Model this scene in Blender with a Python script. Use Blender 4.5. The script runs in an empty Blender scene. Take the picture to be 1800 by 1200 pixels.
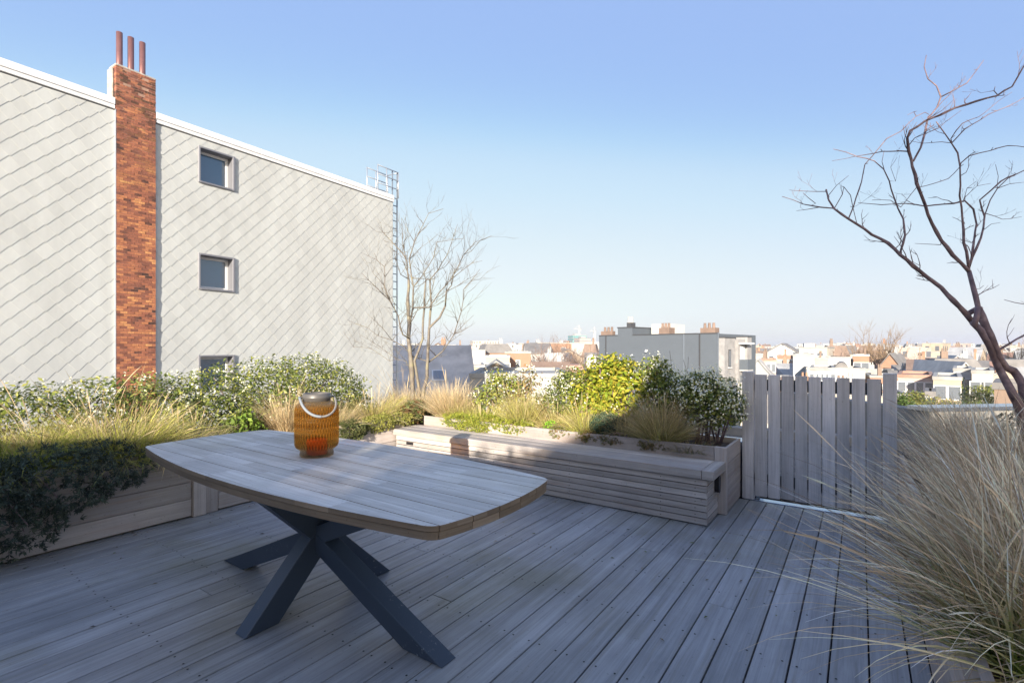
import bpy, bmesh, math, random
import numpy as np
from mathutils import Vector, Matrix, noise

random.seed(7)
RNG = np.random.default_rng(11)
R = math.radians
scene = bpy.context.scene
COL = scene.collection

# ------------------------------------------------------------------ frame of the place
# photograph frame: 1800 x 1200, focal length 880 px, horizon at y = 611, lens axis at x = 900
F, CX, HY, CH = 880.0, 900.0, 611.0, 1.37
A_U = math.atan2(880, 612)                    # direction of the deck boards
Ux, Uy = math.cos(A_U), math.sin(A_U)
Vx, Vy = -Uy, Ux
def W(u, v, z=0.0):                            # deck axes -> world
    return Vector((u*Ux + v*Vx, u*Uy + v*Vy, z))
def at(px, py, Y):                             # a sight line at depth Y -> world
    return Vector(((px-CX)/F*Y, Y, CH-(py-HY)/F*Y))

# ------------------------------------------------------------------ tagging
def tag(o, label=None, cat=None, group=None, kind=None):
    if label: o['label'] = label
    if cat: o['category'] = cat
    if group: o['group'] = group
    if kind: o['kind'] = kind
    return o
def empty(name, loc=(0, 0, 0), rz=0.0, label=None, cat=None, group=None):
    o = bpy.data.objects.new(name, None)
    o.empty_display_size = 0.2
    o.location = loc; o.rotation_euler = (0, 0, rz)
    COL.objects.link(o)
    return tag(o, label, cat, group)
def copy_thing(o, parent=None):
    c = o.copy(); COL.objects.link(c)
    if parent is not None: c.parent = parent
    for ch in list(o.children): copy_thing(ch, c)
    return c

# ------------------------------------------------------------------ mesh builder
class MB:
    def __init__(s): s.v=[]; s.f=[]; s.uv=[]; s.rnd=[]; s.mi=[]; s.sm=[]
    def add(s, verts, faces, rnd=0.5, mi=0, uvs=None, smooth=False):
        n = len(s.v); s.v.extend([tuple(p) for p in verts])
        for k, f in enumerate(faces):
            s.f.append([i+n for i in f]); s.rnd.append(rnd); s.mi.append(mi); s.sm.append(smooth)
            s.uv.append(uvs[k] if uvs else [(verts[i][0]+verts[i][1]*.37, verts[i][2]) for i in f])
    def box(s, x0, x1, y0, y1, z0, z1, rnd=None, mi=0, grain=None, M=None):
        if rnd is None: rnd = random.random()
        x0, x1 = min(x0,x1), max(x0,x1); y0, y1 = min(y0,y1), max(y0,y1); z0, z1 = min(z0,z1), max(z0,z1)
        vs = [(x0,y0,z0),(x1,y0,z0),(x1,y1,z0),(x0,y1,z0),(x0,y0,z1),(x1,y0,z1),(x1,y1,z1),(x0,y1,z1)]
        fs = [(0,3,2,1),(4,5,6,7),(0,1,5,4),(1,2,6,5),(2,3,7,6),(3,0,4,7)]
        d = (x1-x0, y1-y0, z1-z0)
        g = grain if grain is not None else d.index(max(d))
        ou, ov = rnd*37.7, rnd*91.3
        uvs = []
        for k, f in enumerate(fs):
            nrm = (2,2,1,0,1,0)[k]
            oth = [a for a in (0,1,2) if a != g and a != nrm]
            if nrm == g: a, b = [q for q in (0,1,2) if q != nrm]; uvs.append([(vs[i][a]*.15+ou, vs[i][b]+ov) for i in f])
            else: b = oth[0]; uvs.append([(vs[i][g]+ou, vs[i][b]+ov) for i in f])
        if M is not None: vs = [tuple(M @ Vector(p)) for p in vs]
        s.add(vs, fs, rnd, mi, uvs)
    def prism(s, poly, z0, z1, rnd=0.5, mi=0, grain=1):
        n = len(poly)
        vs = [(p[0],p[1],z0) for p in poly] + [(p[0],p[1],z1) for p in poly]
        fs = [tuple(range(n-1,-1,-1)), tuple(range(n,2*n))] + [(i,(i+1)%n,n+(i+1)%n,n+i) for i in range(n)]
        ou, ov = rnd*37.7, rnd*91.3; o = 1-grain
        uvs = []
        for k, f in enumerate(fs):
            if k < 2: uvs.append([(vs[i][grain]+ou, vs[i][o]+ov) for i in f])
            else: uvs.append([(vs[i][grain]+vs[i][o]*.5+ou, vs[i][2]+ov) for i in f])
        s.add(vs, fs, rnd, mi, uvs)
    def tube(s, pts, rad, sides=6, mi=0, cap=True, rnd=0.5):
        pts = [Vector(p) for p in pts]; n = len(pts)
        if n < 2: return
        vs = []; prev = None
        for i, p in enumerate(pts):
            t = (pts[min(i+1,n-1)] - pts[max(i-1,0)])
            if t.length < 1e-9: t = Vector((0,0,1))
            t.normalize()
            a = prev if prev is not None else (Vector((1,0,0)) if abs(t.x) < .8 else Vector((0,1,0)))
            x = (a - t*a.dot(t))
            if x.length < 1e-6: x = t.orthogonal()
            x.normalize(); prev = x; y = t.cross(x)
            r = rad[i] if hasattr(rad, '__len__') else rad
            for k in range(sides):
                an = 2*math.pi*k/sides
                vs.append(p + x*(math.cos(an)*r) + y*(math.sin(an)*r))
        fs = []; uvs = []
        for i in range(n-1):
            for k in range(sides):
                k2 = (k+1) % sides
                fs.append((i*sides+k, i*sides+k2, (i+1)*sides+k2, (i+1)*sides+k))
                uvs.append([(i*.1,k/sides),(i*.1,(k+1)/sides),(i*.1+.1,(k+1)/sides),(i*.1+.1,k/sides)])
        if cap and sides > 2:
            fs.append(tuple(range(sides-1,-1,-1))); uvs.append([(0,0)]*sides)
            fs.append(tuple((n-1)*sides+k for k in range(sides))); uvs.append([(0,0)]*sides)
        s.add(vs, fs, rnd, mi, uvs, smooth=True)
    def lathe(s, prof, seg=32, mi=0, c=(0,0), close=False):
        vs = []; m = len(prof)
        for (r, z) in prof:
            for k in range(seg):
                a = 2*math.pi*k/seg; vs.append((c[0]+r*math.cos(a), c[1]+r*math.sin(a), z))
        fs = []; uvs = []
        rng = range(m if close else m-1)
        for i in rng:
            j = (i+1) % m
            for k in range(seg):
                k2 = (k+1) % seg
                fs.append((i*seg+k, i*seg+k2, j*seg+k2, j*seg+k))
                uvs.append([(k/seg,prof[i][1]),((k+1)/seg,prof[i][1]),((k+1)/seg,prof[j][1]),(k/seg,prof[j][1])])
        s.add(vs, fs, .5, mi, uvs, smooth=True)
    def build(s, name, mats, parent=None, loc=None, rz=None, bevel=0.0):
        me = bpy.data.meshes.new(name)
        me.from_pydata(s.v, [], s.f)
        if not isinstance(mats, (list, tuple)): mats = [mats]
        for m in mats: me.materials.append(m)
        me.polygons.foreach_set('material_index', s.mi)
        me.polygons.foreach_set('use_smooth', s.sm)
        ul = me.uv_layers.new(name='UVMap')
        flat = [c for f in s.uv for p in f for c in p]
        ul.data.foreach_set('uv', flat)
        at_ = me.attributes.new('rnd', 'FLOAT', 'FACE'); at_.data.foreach_set('value', s.rnd)
        me.update()
        o = bpy.data.objects.new(name, me); COL.objects.link(o)
        if parent is not None: o.parent = parent
        if loc is not None: o.location = loc
        if rz is not None: o.rotation_euler = (0, 0, rz)
        if bevel:
            b = o.modifiers.new('bevel', 'BEVEL'); b.width = bevel; b.segments = 1; b.limit_method = 'ANGLE'
        return o

def np_mesh(name, verts, quads, cols, mat, parent=None, smooth=False):
    me = bpy.data.meshes.new(name)
    nv, nq = len(verts), len(quads)
    me.vertices.add(nv); me.vertices.foreach_set('co', np.asarray(verts, dtype=np.float32).ravel())
    me.loops.add(nq*4); me.loops.foreach_set('vertex_index', np.asarray(quads, dtype=np.int32).ravel())
    me.polygons.add(nq)
    me.polygons.foreach_set('loop_start', np.arange(0, nq*4, 4, dtype=np.int32))
    me.polygons.foreach_set('loop_total', np.full(nq, 4, dtype=np.int32))
    if cols is not None:
        ca = me.attributes.new('col', 'FLOAT_COLOR', 'POINT')
        c4 = np.ones((nv, 4), dtype=np.float32); c4[:, :3] = cols
        ca.data.foreach_set('color', c4.ravel())
    me.materials.append(mat)
    if smooth: me.polygons.foreach_set('use_smooth', np.ones(nq, dtype=bool))
    me.update(calc_edges=True); me.validate()
    o = bpy.data.objects.new(name, me); COL.objects.link(o)
    if parent is not None: o.parent = parent
    return o

# ------------------------------------------------------------------ materials
def new_mat(name):
    m = bpy.data.materials.new(name); m.use_nodes = True
    nt = m.node_tree; b = nt.nodes['Principled BSDF']
    return m, nt, b
def N(nt, t, **kw):
    n = nt.nodes.new(t)
    for k, v in kw.items():
        if k in n.inputs: n.inputs[k].default_value = v
        else: setattr(n, k, v)
    return n
def ramp(nt, stops):
    r = nt.nodes.new('ShaderNodeValToRGB'); e = r.color_ramp.elements
    while len(e) > 1: e.remove(e[-1])
    e[0].position = stops[0][0]; e[0].color = (*stops[0][1], 1)
    for p, c in stops[1:]:
        q = e.new(p); q.color = (*c, 1)
    return r
def mixc(nt, blend, fac, a, b):
    m = nt.nodes.new('ShaderNodeMix'); m.data_type = 'RGBA'; m.blend_type = blend
    L = nt.links
    for idx, val in ((0, fac), (6, a), (7, b)):
        if hasattr(val, 'is_linked') or hasattr(val, 'links'): L.new(val, m.inputs[idx])
        elif isinstance(val, (int, float)): m.inputs[idx].default_value = val
        else: m.inputs[idx].default_value = (*val, 1)
    return m.outputs[2]
def mth(nt, op, a, b=None, c=None, clamp=False):
    m = nt.nodes.new('ShaderNodeMath'); m.operation = op; m.use_clamp = clamp
    for i, val in enumerate((a, b, c)):
        if val is None: continue
        if isinstance(val, (int, float)): m.inputs[i].default_value = val
        else: nt.links.new(val, m.inputs[i])
    return m.outputs[0]

def wood(name, dark, mid, light, tint=(.30,.17,.10), rough=.72, grain=1.0, tint_amt=.25, board=.45, blotch=.5):
    m, nt, b = new_mat(name); L = nt.links
    uv = N(nt, 'ShaderNodeUVMap'); uv.uv_map = 'UVMap'
    mp = N(nt, 'ShaderNodeMapping'); mp.inputs['Scale'].default_value = (2.6, 95, 1); L.new(uv.outputs[0], mp.inputs[0])
    n1 = N(nt, 'ShaderNodeTexNoise', Scale=1.0, Detail=7.0, Roughness=.62); L.new(mp.outputs[0], n1.inputs['Vector'])
    n1.inputs['Distortion'].default_value = .35
    mp2 = N(nt, 'ShaderNodeMapping'); mp2.inputs['Scale'].default_value = (.8, 16, 1); L.new(uv.outputs[0], mp2.inputs[0])
    n2 = N(nt, 'ShaderNodeTexNoise', Scale=1.0, Detail=5.0, Roughness=.6); L.new(mp2.outputs[0], n2.inputs['Vector'])
    n2.inputs['Distortion'].default_value = .6
    tc = N(nt, 'ShaderNodeTexCoord')
    n3 = N(nt, 'ShaderNodeTexNoise', Scale=1.1, Detail=6.0, Roughness=.65); L.new(tc.outputs['Object'], n3.inputs['Vector'])
    g = mth(nt, 'MULTIPLY_ADD', n1.outputs[0], .55*grain, .5-.275*grain)
    g = mth(nt, 'ADD', mth(nt, 'MULTIPLY', g, .55), mth(nt, 'MULTIPLY', n2.outputs[0], .45))
    rp = ramp(nt, [(.30, dark), (.5, mid), (.68, light)]); L.new(g, rp.inputs[0])
    at_ = N(nt, 'ShaderNodeAttribute'); at_.attribute_name = 'rnd'
    br = mth(nt, 'MULTIPLY_ADD', at_.outputs['Fac'], board, 1-board*.5)
    sp = mth(nt, 'MULTIPLY_ADD', n3.outputs[0], 1.1, .45)
    br = mth(nt, 'MULTIPLY', br, sp)
    cmb = N(nt, 'ShaderNodeCombineColor'); 
    for i in range(3): L.new(br, cmb.inputs[i])
    c = mixc(nt, 'MULTIPLY', 1.0, rp.outputs[0], cmb.outputs[0])
    # warm unweathered patches
    w = ramp(nt, [(.55, (0,0,0)), (.75, (1,1,1))]); 
    n4 = N(nt, 'ShaderNodeTexNoise', Scale=2.3, Detail=4.0); L.new(mp2.outputs[0], n4.inputs['Vector']); L.new(n4.outputs[0], w.inputs[0])
    wf = mth(nt, 'MULTIPLY', w.outputs[0], tint_amt)
    c = mixc(nt, 'MIX', wf, c, tint)
    # brown-green weathering in large blotches
    n6 = N(nt, 'ShaderNodeTexNoise', Scale=.9, Detail=5.0, Roughness=.6); L.new(tc.outputs['Object'], n6.inputs['Vector'])
    bf = ramp(nt, [(.50, (0,0,0)), (.66, (1,1,1))]); L.new(n6.outputs[0], bf.inputs[0])
    c = mixc(nt, 'MULTIPLY', mth(nt, 'MULTIPLY', bf.outputs[0], blotch), c, (.78,.76,.64))
    # fine dark specks
    n5 = N(nt, 'ShaderNodeTexNoise', Scale=60.0, Detail=2.0); L.new(tc.outputs['Object'], n5.inputs['Vector'])
    sf = ramp(nt, [(.68, (1,1,1)), (.74, (.55,.55,.52))]); L.new(n5.outputs[0], sf.inputs[0])
    c = mixc(nt, 'MULTIPLY', .7, c, sf.outputs[0])
    L.new(c, b.inputs['Base Color']); b.inputs['Roughness'].default_value = rough
    b.inputs['Specular IOR Level'].default_value = .35
    bp = N(nt, 'ShaderNodeBump', Strength=.35, Distance=.003); L.new(g, bp.inputs['Height']); L.new(bp.outputs[0], b.inputs['Normal'])
    return m

M = {}
M['deck'] = wood('deck_wood', (.145,.145,.148), (.285,.286,.297), (.42,.423,.44), tint=(.20,.175,.12), tint_amt=.45, rough=.42, board=.24, blotch=1.0)
M['planter'] = wood('planter_wood', (.25,.21,.19), (.40,.35,.325), (.53,.475,.445), tint=(.36,.22,.14), tint_amt=.35)
M['bench'] = wood('bench_wood', (.24,.21,.195), (.41,.37,.345), (.56,.52,.49), tint=(.33,.17,.09), tint_amt=.30)
M['gate'] = wood('gate_wood', (.30,.285,.285), (.56,.53,.53), (.76,.72,.72), tint=(.30,.235,.19), tint_amt=.25, board=.4)
M['table'] = wood('table_wood', (.27,.255,.235), (.49,.475,.45), (.68,.67,.65), tint=(.36,.29,.22), tint_amt=.35, board=.24, rough=.6)
M['tableedge'] = wood('table_edge_wood', (.10,.072,.045), (.19,.14,.095), (.30,.235,.17), tint=(.2,.13,.07), tint_amt=.4)

def simple(name, col, rough=.6, metal=0.0, spec=.5, var=.0, vscale=3.0, bump=0.0, bscale=40.0):
    m, nt, b = new_mat(name); L = nt.links
    b.inputs['Base Color'].default_value = (*col, 1); b.inputs['Roughness'].default_value = rough
    b.inputs['Metallic'].default_value = metal; b.inputs['Specular IOR Level'].default_value = spec
    if var or bump:
        tc = N(nt, 'ShaderNodeTexCoord')
    if var:
        n = N(nt, 'ShaderNodeTexNoise', Scale=vscale, Detail=6.0, Roughness=.65); L.new(tc.outputs['Object'], n.inputs['Vector'])
        rp = ramp(nt, [(.3, tuple(c*(1-var) for c in col)), (.7, tuple(min(1,c*(1+var)) for c in col))]); L.new(n.outputs[0], rp.inputs[0])
        L.new(rp.outputs[0], b.inputs['Base Color'])
    if bump:
        n = N(nt, 'ShaderNodeTexNoise', Scale=bscale, Detail=4.0); L.new(tc.outputs['Object'], n.inputs['Vector'])
        bp = N(nt, 'ShaderNodeBump', Strength=bump, Distance=.01); L.new(n.outputs[0], bp.inputs['Height']); L.new(bp.outputs[0], b.inputs['Normal'])
    return m
M['dark'] = simple('dark_gap', (.02,.02,.02), .9)
M['screw'] = simple('screw_steel', (.02,.018,.016), .6, .3)
M['blackplastic'] = simple('black_plastic', (.018,.016,.018), .45)
M['sill'] = simple('brushed_sill_metal', (.40,.44,.50), .22, 1.0)
M['coping'] = simple('white_coping_metal', (.72,.72,.72), .45, .0, var=.12, vscale=1.5)
M['frame_grey'] = simple('grey_window_sheath', (.20,.20,.22), .45, .3)
M['frame_white'] = simple('white_window_frame', (.62,.62,.62), .5)
M['galv'] = simple('galvanised_steel', (.52,.54,.57), .4, .7)
M['galvdark'] = simple('ladder_steel_grey', (.22,.25,.29), .45, .5)
M['copper'] = simple('flue_pipe_copper', (.30,.145,.13), .35, .6, var=.15, vscale=4)
M['cement'] = simple('old_cement', (.36,.33,.29), .9, var=.35, vscale=9, bump=.5, bscale=30)
M['soil'] = simple('soil_mulch', (.085,.058,.042), .95, var=.5, vscale=60, bump=1.0, bscale=60)
M['gravel'] = simple('roof_gravel', (.12,.105,.095), .9, var=.85, vscale=22, bump=1.0, bscale=30)
M['render'] = simple('grey_render', (.085,.10,.12), .8, var=.05, vscale=.6)
M['renderlight'] = simple('pale_grey_render', (.27,.262,.26), .85, var=.22, vscale=1.6)
M['house'] = simple('house_plaster', (.60,.59,.58), .85, var=.05)
M['darkframe'] = simple('dark_window_frame', (.05,.05,.055), .5)
M['concrete'] = simple('concrete', (.24,.23,.215), .9, var=.2, vscale=3)

def glass_pane(name, col, rough=.04):
    m, nt, b = new_mat(name)
    b.inputs['Base Color'].default_value = (*col, 1); b.inputs['Roughness'].default_value = rough
    b.inputs['Specular IOR Level'].default_value = 1.0; b.inputs['IOR'].default_value = 1.7
    return m
M['pane'] = glass_pane('window_pane', (.03,.085,.16))
M['farpane'] = glass_pane('far_window_pane', (.13,.145,.165), .2)

def attr_mat(name, rough=.6, trans=.25, spec=.3):
    m, nt, b = new_mat(name); L = nt.links
    a = N(nt, 'ShaderNodeAttribute'); a.attribute_name = 'col'
    L.new(a.outputs['Color'], b.inputs['Base Color']); b.inputs['Roughness'].default_value = rough
    b.inputs['Specular IOR Level'].default_value = spec
    if trans:
        out = nt.nodes['Material Output']
        t = N(nt, 'ShaderNodeBsdfTranslucent'); L.new(a.outputs['Color'], t.inputs[0])
        mx = N(nt, 'ShaderNodeMixShader'); mx.inputs[0].default_value = trans
        L.new(b.outputs[0], mx.inputs[1]); L.new(t.outputs[0], mx.inputs[2]); L.new(mx.outputs[0], out.inputs[0])
    return m
M['leaf'] = attr_mat('leaf_green', .55, .28, .28)
M['blade'] = attr_mat('grass_blade', .65, .3, .25)
M['flower'] = attr_mat('white_flower', .7, .3, .2)

def bark(name, c0, c1, c2, scale=14):
    m, nt, b = new_mat(name); L = nt.links
    tc = N(nt, 'ShaderNodeTexCoord')
    n = N(nt, 'ShaderNodeTexNoise', Scale=scale, Detail=5.0, Roughness=.65); L.new(tc.outputs['Object'], n.inputs['Vector'])
    rp = ramp(nt, [(.32, c0), (.5, c1), (.7, c2)]); L.new(n.outputs[0], rp.inputs[0])
    L.new(rp.outputs[0], b.inputs['Base Color']); b.inputs['Roughness'].default_value = .7
    bp = N(nt, 'ShaderNodeBump', Strength=.5, Distance=.006); L.new(n.outputs[0], bp.inputs['Height']); L.new(bp.outputs[0], b.inputs['Normal'])
    return m
M['bark_red'] = bark('red_brown_bark', (.075,.048,.052), (.165,.108,.115), (.28,.20,.205))
M['bark_pale'] = bark('pale_lichen_bark', (.085,.07,.055), (.165,.14,.115), (.24,.215,.13), 9)
M['twig_far'] = simple('far_twig', (.30,.205,.125), .9)
M['twig_grey'] = simple('far_twig_brown', (.25,.17,.13), .9)

def painted_metal():
    m, nt, b = new_mat('anthracite_powder_coat'); L = nt.links
    tc = N(nt, 'ShaderNodeTexCoord')
    n = N(nt, 'ShaderNodeTexNoise', Scale=38.0, Detail=6.0, Roughness=.75); L.new(tc.outputs['Object'], n.inputs['Vector'])
    mpn = N(nt, 'ShaderNodeMapping'); mpn.inputs['Scale'].default_value = (1, 1, .6); L.new(tc.outputs['Object'], mpn.inputs[0])
    n2 = N(nt, 'ShaderNodeTexNoise', Scale=4.0, Detail=2.0); L.new(mpn.outputs[0], n2.inputs['Vector'])
    sep = N(nt, 'ShaderNodeSeparateXYZ'); L.new(tc.outputs['Object'], sep.inputs[0])
    low = ramp(nt, [(.05, (1,1,1)), (.30, (0,0,0))]); L.new(sep.outputs['Z'], low.inputs[0])
    m1 = ramp(nt, [(.60, (0,0,0)), (.64, (1,1,1))]); L.new(n.outputs[0], m1.inputs[0])
    m2 = ramp(nt, [(.50, (0,0,0)), (.60, (1,1,1))]); L.new(n2.outputs[0], m2.inputs[0])
    f = mth(nt, 'MULTIPLY', mth(nt, 'MULTIPLY', m1.outputs[0], m2.outputs[0]), low.outputs[0])
    f = mth(nt, 'MULTIPLY', f, .8)
    c = mixc(nt, 'MIX', f, (.038,.054,.080), (.34,.35,.36))
    L.new(c, b.inputs['Base Color']); b.inputs['Roughness'].default_value = .42
    return m
M['anthracite'] = painted_metal()

def shingle_mat():
    m, nt, b = new_mat('fibre_cement_slate'); L = nt.links
    tc = N(nt, 'ShaderNodeTexCoord')
    mp = N(nt, 'ShaderNodeMapping'); mp.inputs['Scale'].default_value = (1.1, 1.1, .28); L.new(tc.outputs['Object'], mp.inputs[0])
    n = N(nt, 'ShaderNodeTexNoise', Scale=1.3, Detail=7.0, Roughness=.68); L.new(mp.outputs[0], n.inputs['Vector'])
    n2 = N(nt, 'ShaderNodeTexNoise', Scale=7.0, Detail=6.0, Roughness=.7); L.new(tc.outputs['Object'], n2.inputs['Vector'])
    rp = ramp(nt, [(.3, (.405,.413,.40)), (.5, (.455,.465,.45)), (.7, (.50,.515,.50))]); L.new(n.outputs[0], rp.inputs[0])
    st = ramp(nt, [(.62, (1,1,1)), (.80, (.86,.80,.72))]); L.new(n2.outputs[0], st.inputs[0])
    c = mixc(nt, 'MULTIPLY', 1.0, rp.outputs[0], st.outputs[0])
    a = N(nt, 'ShaderNodeAttribute'); a.attribute_name = 'rnd'
    br = mth(nt, 'MULTIPLY_ADD', a.outputs['Fac'], .075, .96)
    cmb = N(nt, 'ShaderNodeCombineColor')
    for i in range(3): L.new(br, cmb.inputs[i])
    c = mixc(nt, 'MULTIPLY', 1.0, c, cmb.outputs[0])
    L.new(c, b.inputs['Base Color']); b.inputs['Roughness'].default_value = .75
    return m
M['shingle'] = shingle_mat()

def brick_mat(name, cols, scale=1.0, mortar=(.36,.28,.22), dirt=True, uvmap=True):
    m, nt, b = new_mat(name); L = nt.links
    uv = N(nt, 'ShaderNodeUVMap'); uv.uv_map = 'UVMap'
    bt = N(nt, 'ShaderNodeTexBrick'); L.new(uv.outputs[0], bt.inputs['Vector'])
    bt.inputs['Scale'].default_value = scale; bt.inputs['Brick Width'].default_value = .215; bt.inputs['Row Height'].default_value = .07
    bt.inputs['Mortar Size'].default_value = .006; bt.inputs['Mortar Smooth'].default_value = .3; bt.inputs['Bias'].default_value = 0
    bt.inputs['Color1'].default_value = (0,0,0,1); bt.inputs['Color2'].default_value = (1,1,1,1); bt.inputs['Mortar'].default_value = (.5,.5,.5,1)
    n = N(nt, 'ShaderNodeTexNoise', Scale=3.2, Detail=5.0, Roughness=.6)
    mp = N(nt, 'ShaderNodeMapping'); mp.inputs['Scale'].default_value = (1, 1.9, 1); L.new(uv.outputs[0], mp.inputs[0]); L.new(mp.outputs[0], n.inputs['Vector'])
    f = mth(nt, 'ADD', mth(nt, 'MULTIPLY', bt.outputs['Color'], .55), mth(nt, 'MULTIPLY_ADD', n.outputs[0], .9, -.22), clamp=True)
    rp = ramp(nt, cols); L.new(f, rp.inputs[0])
    c = mixc(nt, 'MIX', mth(nt, 'MULTIPLY', bt.outputs['Fac'], .75), rp.outputs[0], mortar)
    if dirt:
        tc = N(nt, 'ShaderNodeTexCoord'); sep = N(nt, 'ShaderNodeSeparateXYZ'); L.new(tc.outputs['Object'], sep.inputs[0])
        hi = N(nt, 'ShaderNodeMapRange'); L.new(sep.outputs['Z'], hi.inputs[0]); hi.inputs[1].default_value = 5.0; hi.inputs[2].default_value = 7.5
        n3 = N(nt, 'ShaderNodeTexNoise', Scale=2.6, Detail=6.0, Roughness=.7); L.new(mp.outputs[0], n3.inputs['Vector'])
        dm = ramp(nt, [(.46, (0,0,0)), (.60, (1,1,1))]); L.new(n3.outputs[0], dm.inputs[0])
        df = mth(nt, 'MULTIPLY', mth(nt, 'MULTIPLY', dm.outputs[0], hi.outputs[0]), .8)
        c = mixc(nt, 'MIX', df, c, (.035,.022,.018))
    L.new(c, b.inputs['Base Color']); b.inputs['Roughness'].default_value = .85
    bp = N(nt, 'ShaderNodeBump', Strength=.8, Distance=.012)
    inv = mth(nt, 'SUBTRACT', 1.0, bt.outputs['Fac']); inv = mth(nt, 'ADD', inv, mth(nt, 'MULTIPLY', n.outputs[0], .5))
    L.new(inv, bp.inputs['Height']); L.new(bp.outputs[0], b.inputs['Normal'])
    return m
M['brick'] = brick_mat('old_orange_brick', [(.05,(.10,.035,.02)), (.35,(.34,.095,.04)), (.6,(.45,.13,.05)), (.85,(.55,.21,.08)), (1.0,(.60,.27,.11))])
M['brickdark'] = M['brick']

# ------------------------------------------------------------------ foliage generators
def pick(cols, n, rng):
    cols = np.asarray(cols, dtype=np.float32)
    i = rng.integers(0, len(cols), n); j = rng.integers(0, len(cols), n); t = rng.random((n,1))*.5
    c = cols[i]*(1-t)+cols[j]*t
    return np.clip(c*1.32*(0.80+.40*rng.random((n,1))), 0, .88)
def blades(n, radius, L, lean, curve, w, base_cols, tip_cols, rng, seg=5, az=None, az_spread=math.pi, z0=0.0, plume=0.0, center=(0,0), rpow=.5, wob=.12, tipt=1.0):
    a0 = rng.random(n)*2*math.pi; rr = radius*rng.random(n)**rpow
    base = np.stack([center[0]+rr*np.cos(a0), center[1]+rr*np.sin(a0), np.full(n, z0)], 1)
    if az is None: azm = a0 + rng.normal(0, .6, n)
    else:
        azm = np.where(rng.random(n) < .78, az + rng.normal(0, az_spread, n), rng.random(n)*2*math.pi)
    ln = rng.uniform(L[0], L[1], n)*(.6+.4*rng.random(n))
    le = rng.uniform(lean[0], lean[1], n); cu = rng.uniform(curve[0], curve[1], n)
    d = np.stack([np.cos(azm), np.sin(azm), np.zeros(n)], 1)
    tw = rng.random(n)*math.pi
    side = np.stack([-np.sin(azm), np.cos(azm), np.zeros(n)], 1)*np.cos(tw)[:,None] + np.array([0,0,1.0])*np.sin(tw)[:,None]*.7
    side2 = np.stack([-np.sin(azm), np.cos(azm), np.zeros(n)], 1)
    ww = w*(.6+.8*rng.random(n))
    b0 = pick(base_cols, n, rng); b1 = pick(tip_cols, n, rng)
    p = base.copy(); V=[]; C=[]
    wobble = rng.normal(0, wob, (n,))
    for i in range(seg+1):
        t = i/seg
        if plume: wd = ww*(1.0 if t < 1-plume else (2.4*math.sin(math.pi*min(1,(t-(1-plume))/plume*.96+.04))))
        else: wd = ww*(1-.88*t**1.6)
        V.append(p - side*wd[:,None]*.5); V.append(p + side*wd[:,None]*.5)
        tt = min(1.0, t/tipt)
        s = tt*tt*(3-2*tt); c = b0*(1-s)+b1*s; C.append(c); C.append(c)
        ang = le + cu*((i+.5)/seg)**1.4
        step = (ln/seg)[:,None]
        p = p + step*(d*np.sin(ang)[:,None] + np.array([0,0,1.0])*np.cos(ang)[:,None] + side2*wobble[:,None]*t)
    V = np.stack(V, 1).reshape(-1, 3); C = np.stack(C, 1).reshape(-1, 3)
    k = 2*(seg+1); off = (np.arange(n)*k)[:,None,None]
    q = np.array([[2*i, 2*i+1, 2*i+3, 2*i+2] for i in range(seg)])[None]
    Q = (q+off).reshape(-1, 4)
    return V, Q, C
def merge(parts):
    V=[];Q=[];C=[];n=0
    for v,q,c in parts:
        V.append(v); Q.append(q+n); C.append(c); n+=len(v)
    return np.concatenate(V), np.concatenate(Q), np.concatenate(C)
def unit(a): return a/np.maximum(np.linalg.norm(a, axis=1, keepdims=True), 1e-9)
def cloud_points(n, blobs, rng, depth=.45, up=.25, rough=.16):
    bl = np.asarray(blobs, dtype=np.float64)
    wgt = (bl[:,3]*bl[:,4]+bl[:,4]*bl[:,5]+bl[:,3]*bl[:,5]); wgt /= wgt.sum()
    k = rng.choice(len(bl), n, p=wgt)
    d = unit(rng.normal(0,1,(n,3)) + np.array([0,0,up]))
    # lumpy radius so that the outline is uneven
    ph = bl[k,0]*7+bl[k,2]*5
    lump = np.sin(d[:,0]*5+ph)*np.sin(d[:,1]*6+ph*1.3)+np.sin(d[:,2]*7+ph*.7)*np.sin(d[:,0]*4-ph)
    r = (1+rough*lump*.7)*(1-depth*rng.random(n)**1.7) + rng.normal(0,.03,n)
    p = bl[k,:3] + d*bl[k,3:6]*r[:,None]
    return p, d
def leaves(n, blobs, size, cols, rng, depth=.45, up=.25, rough=.16, aspect=.42, droop=.0, zmin=None):
    p, d = cloud_points(n, blobs, rng, depth, up, rough)
    if zmin is not None: 
        m = p[:,2] > zmin; p=p[m]; d=d[m]; n=len(p)
    nrm = unit(d*.7 + rng.normal(0,.55,(n,3)) + np.array([0,0,.35]))
    ax = unit(np.cross(nrm, rng.normal(0,1,(n,3)))); ax[:,2] -= droop; ax = unit(ax)
    sd = unit(np.cross(nrm, ax))
    s = (size*(.65+.7*rng.random(n)))[:,None]
    v0 = p - ax*s*.5; v2 = p + ax*s*.5; lift = nrm*s*.10
    v1 = p + sd*s*aspect*.5 + lift - ax*s*.06; v3 = p - sd*s*aspect*.5 + lift - ax*s*.06
    V = np.stack([v0,v1,v2,v3],1).reshape(-1,3)
    c = pick(cols, n, rng); C = np.repeat(c, 4, axis=0)
    Q = np.arange(n*4).reshape(-1,4)
    return V, Q, C
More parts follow.
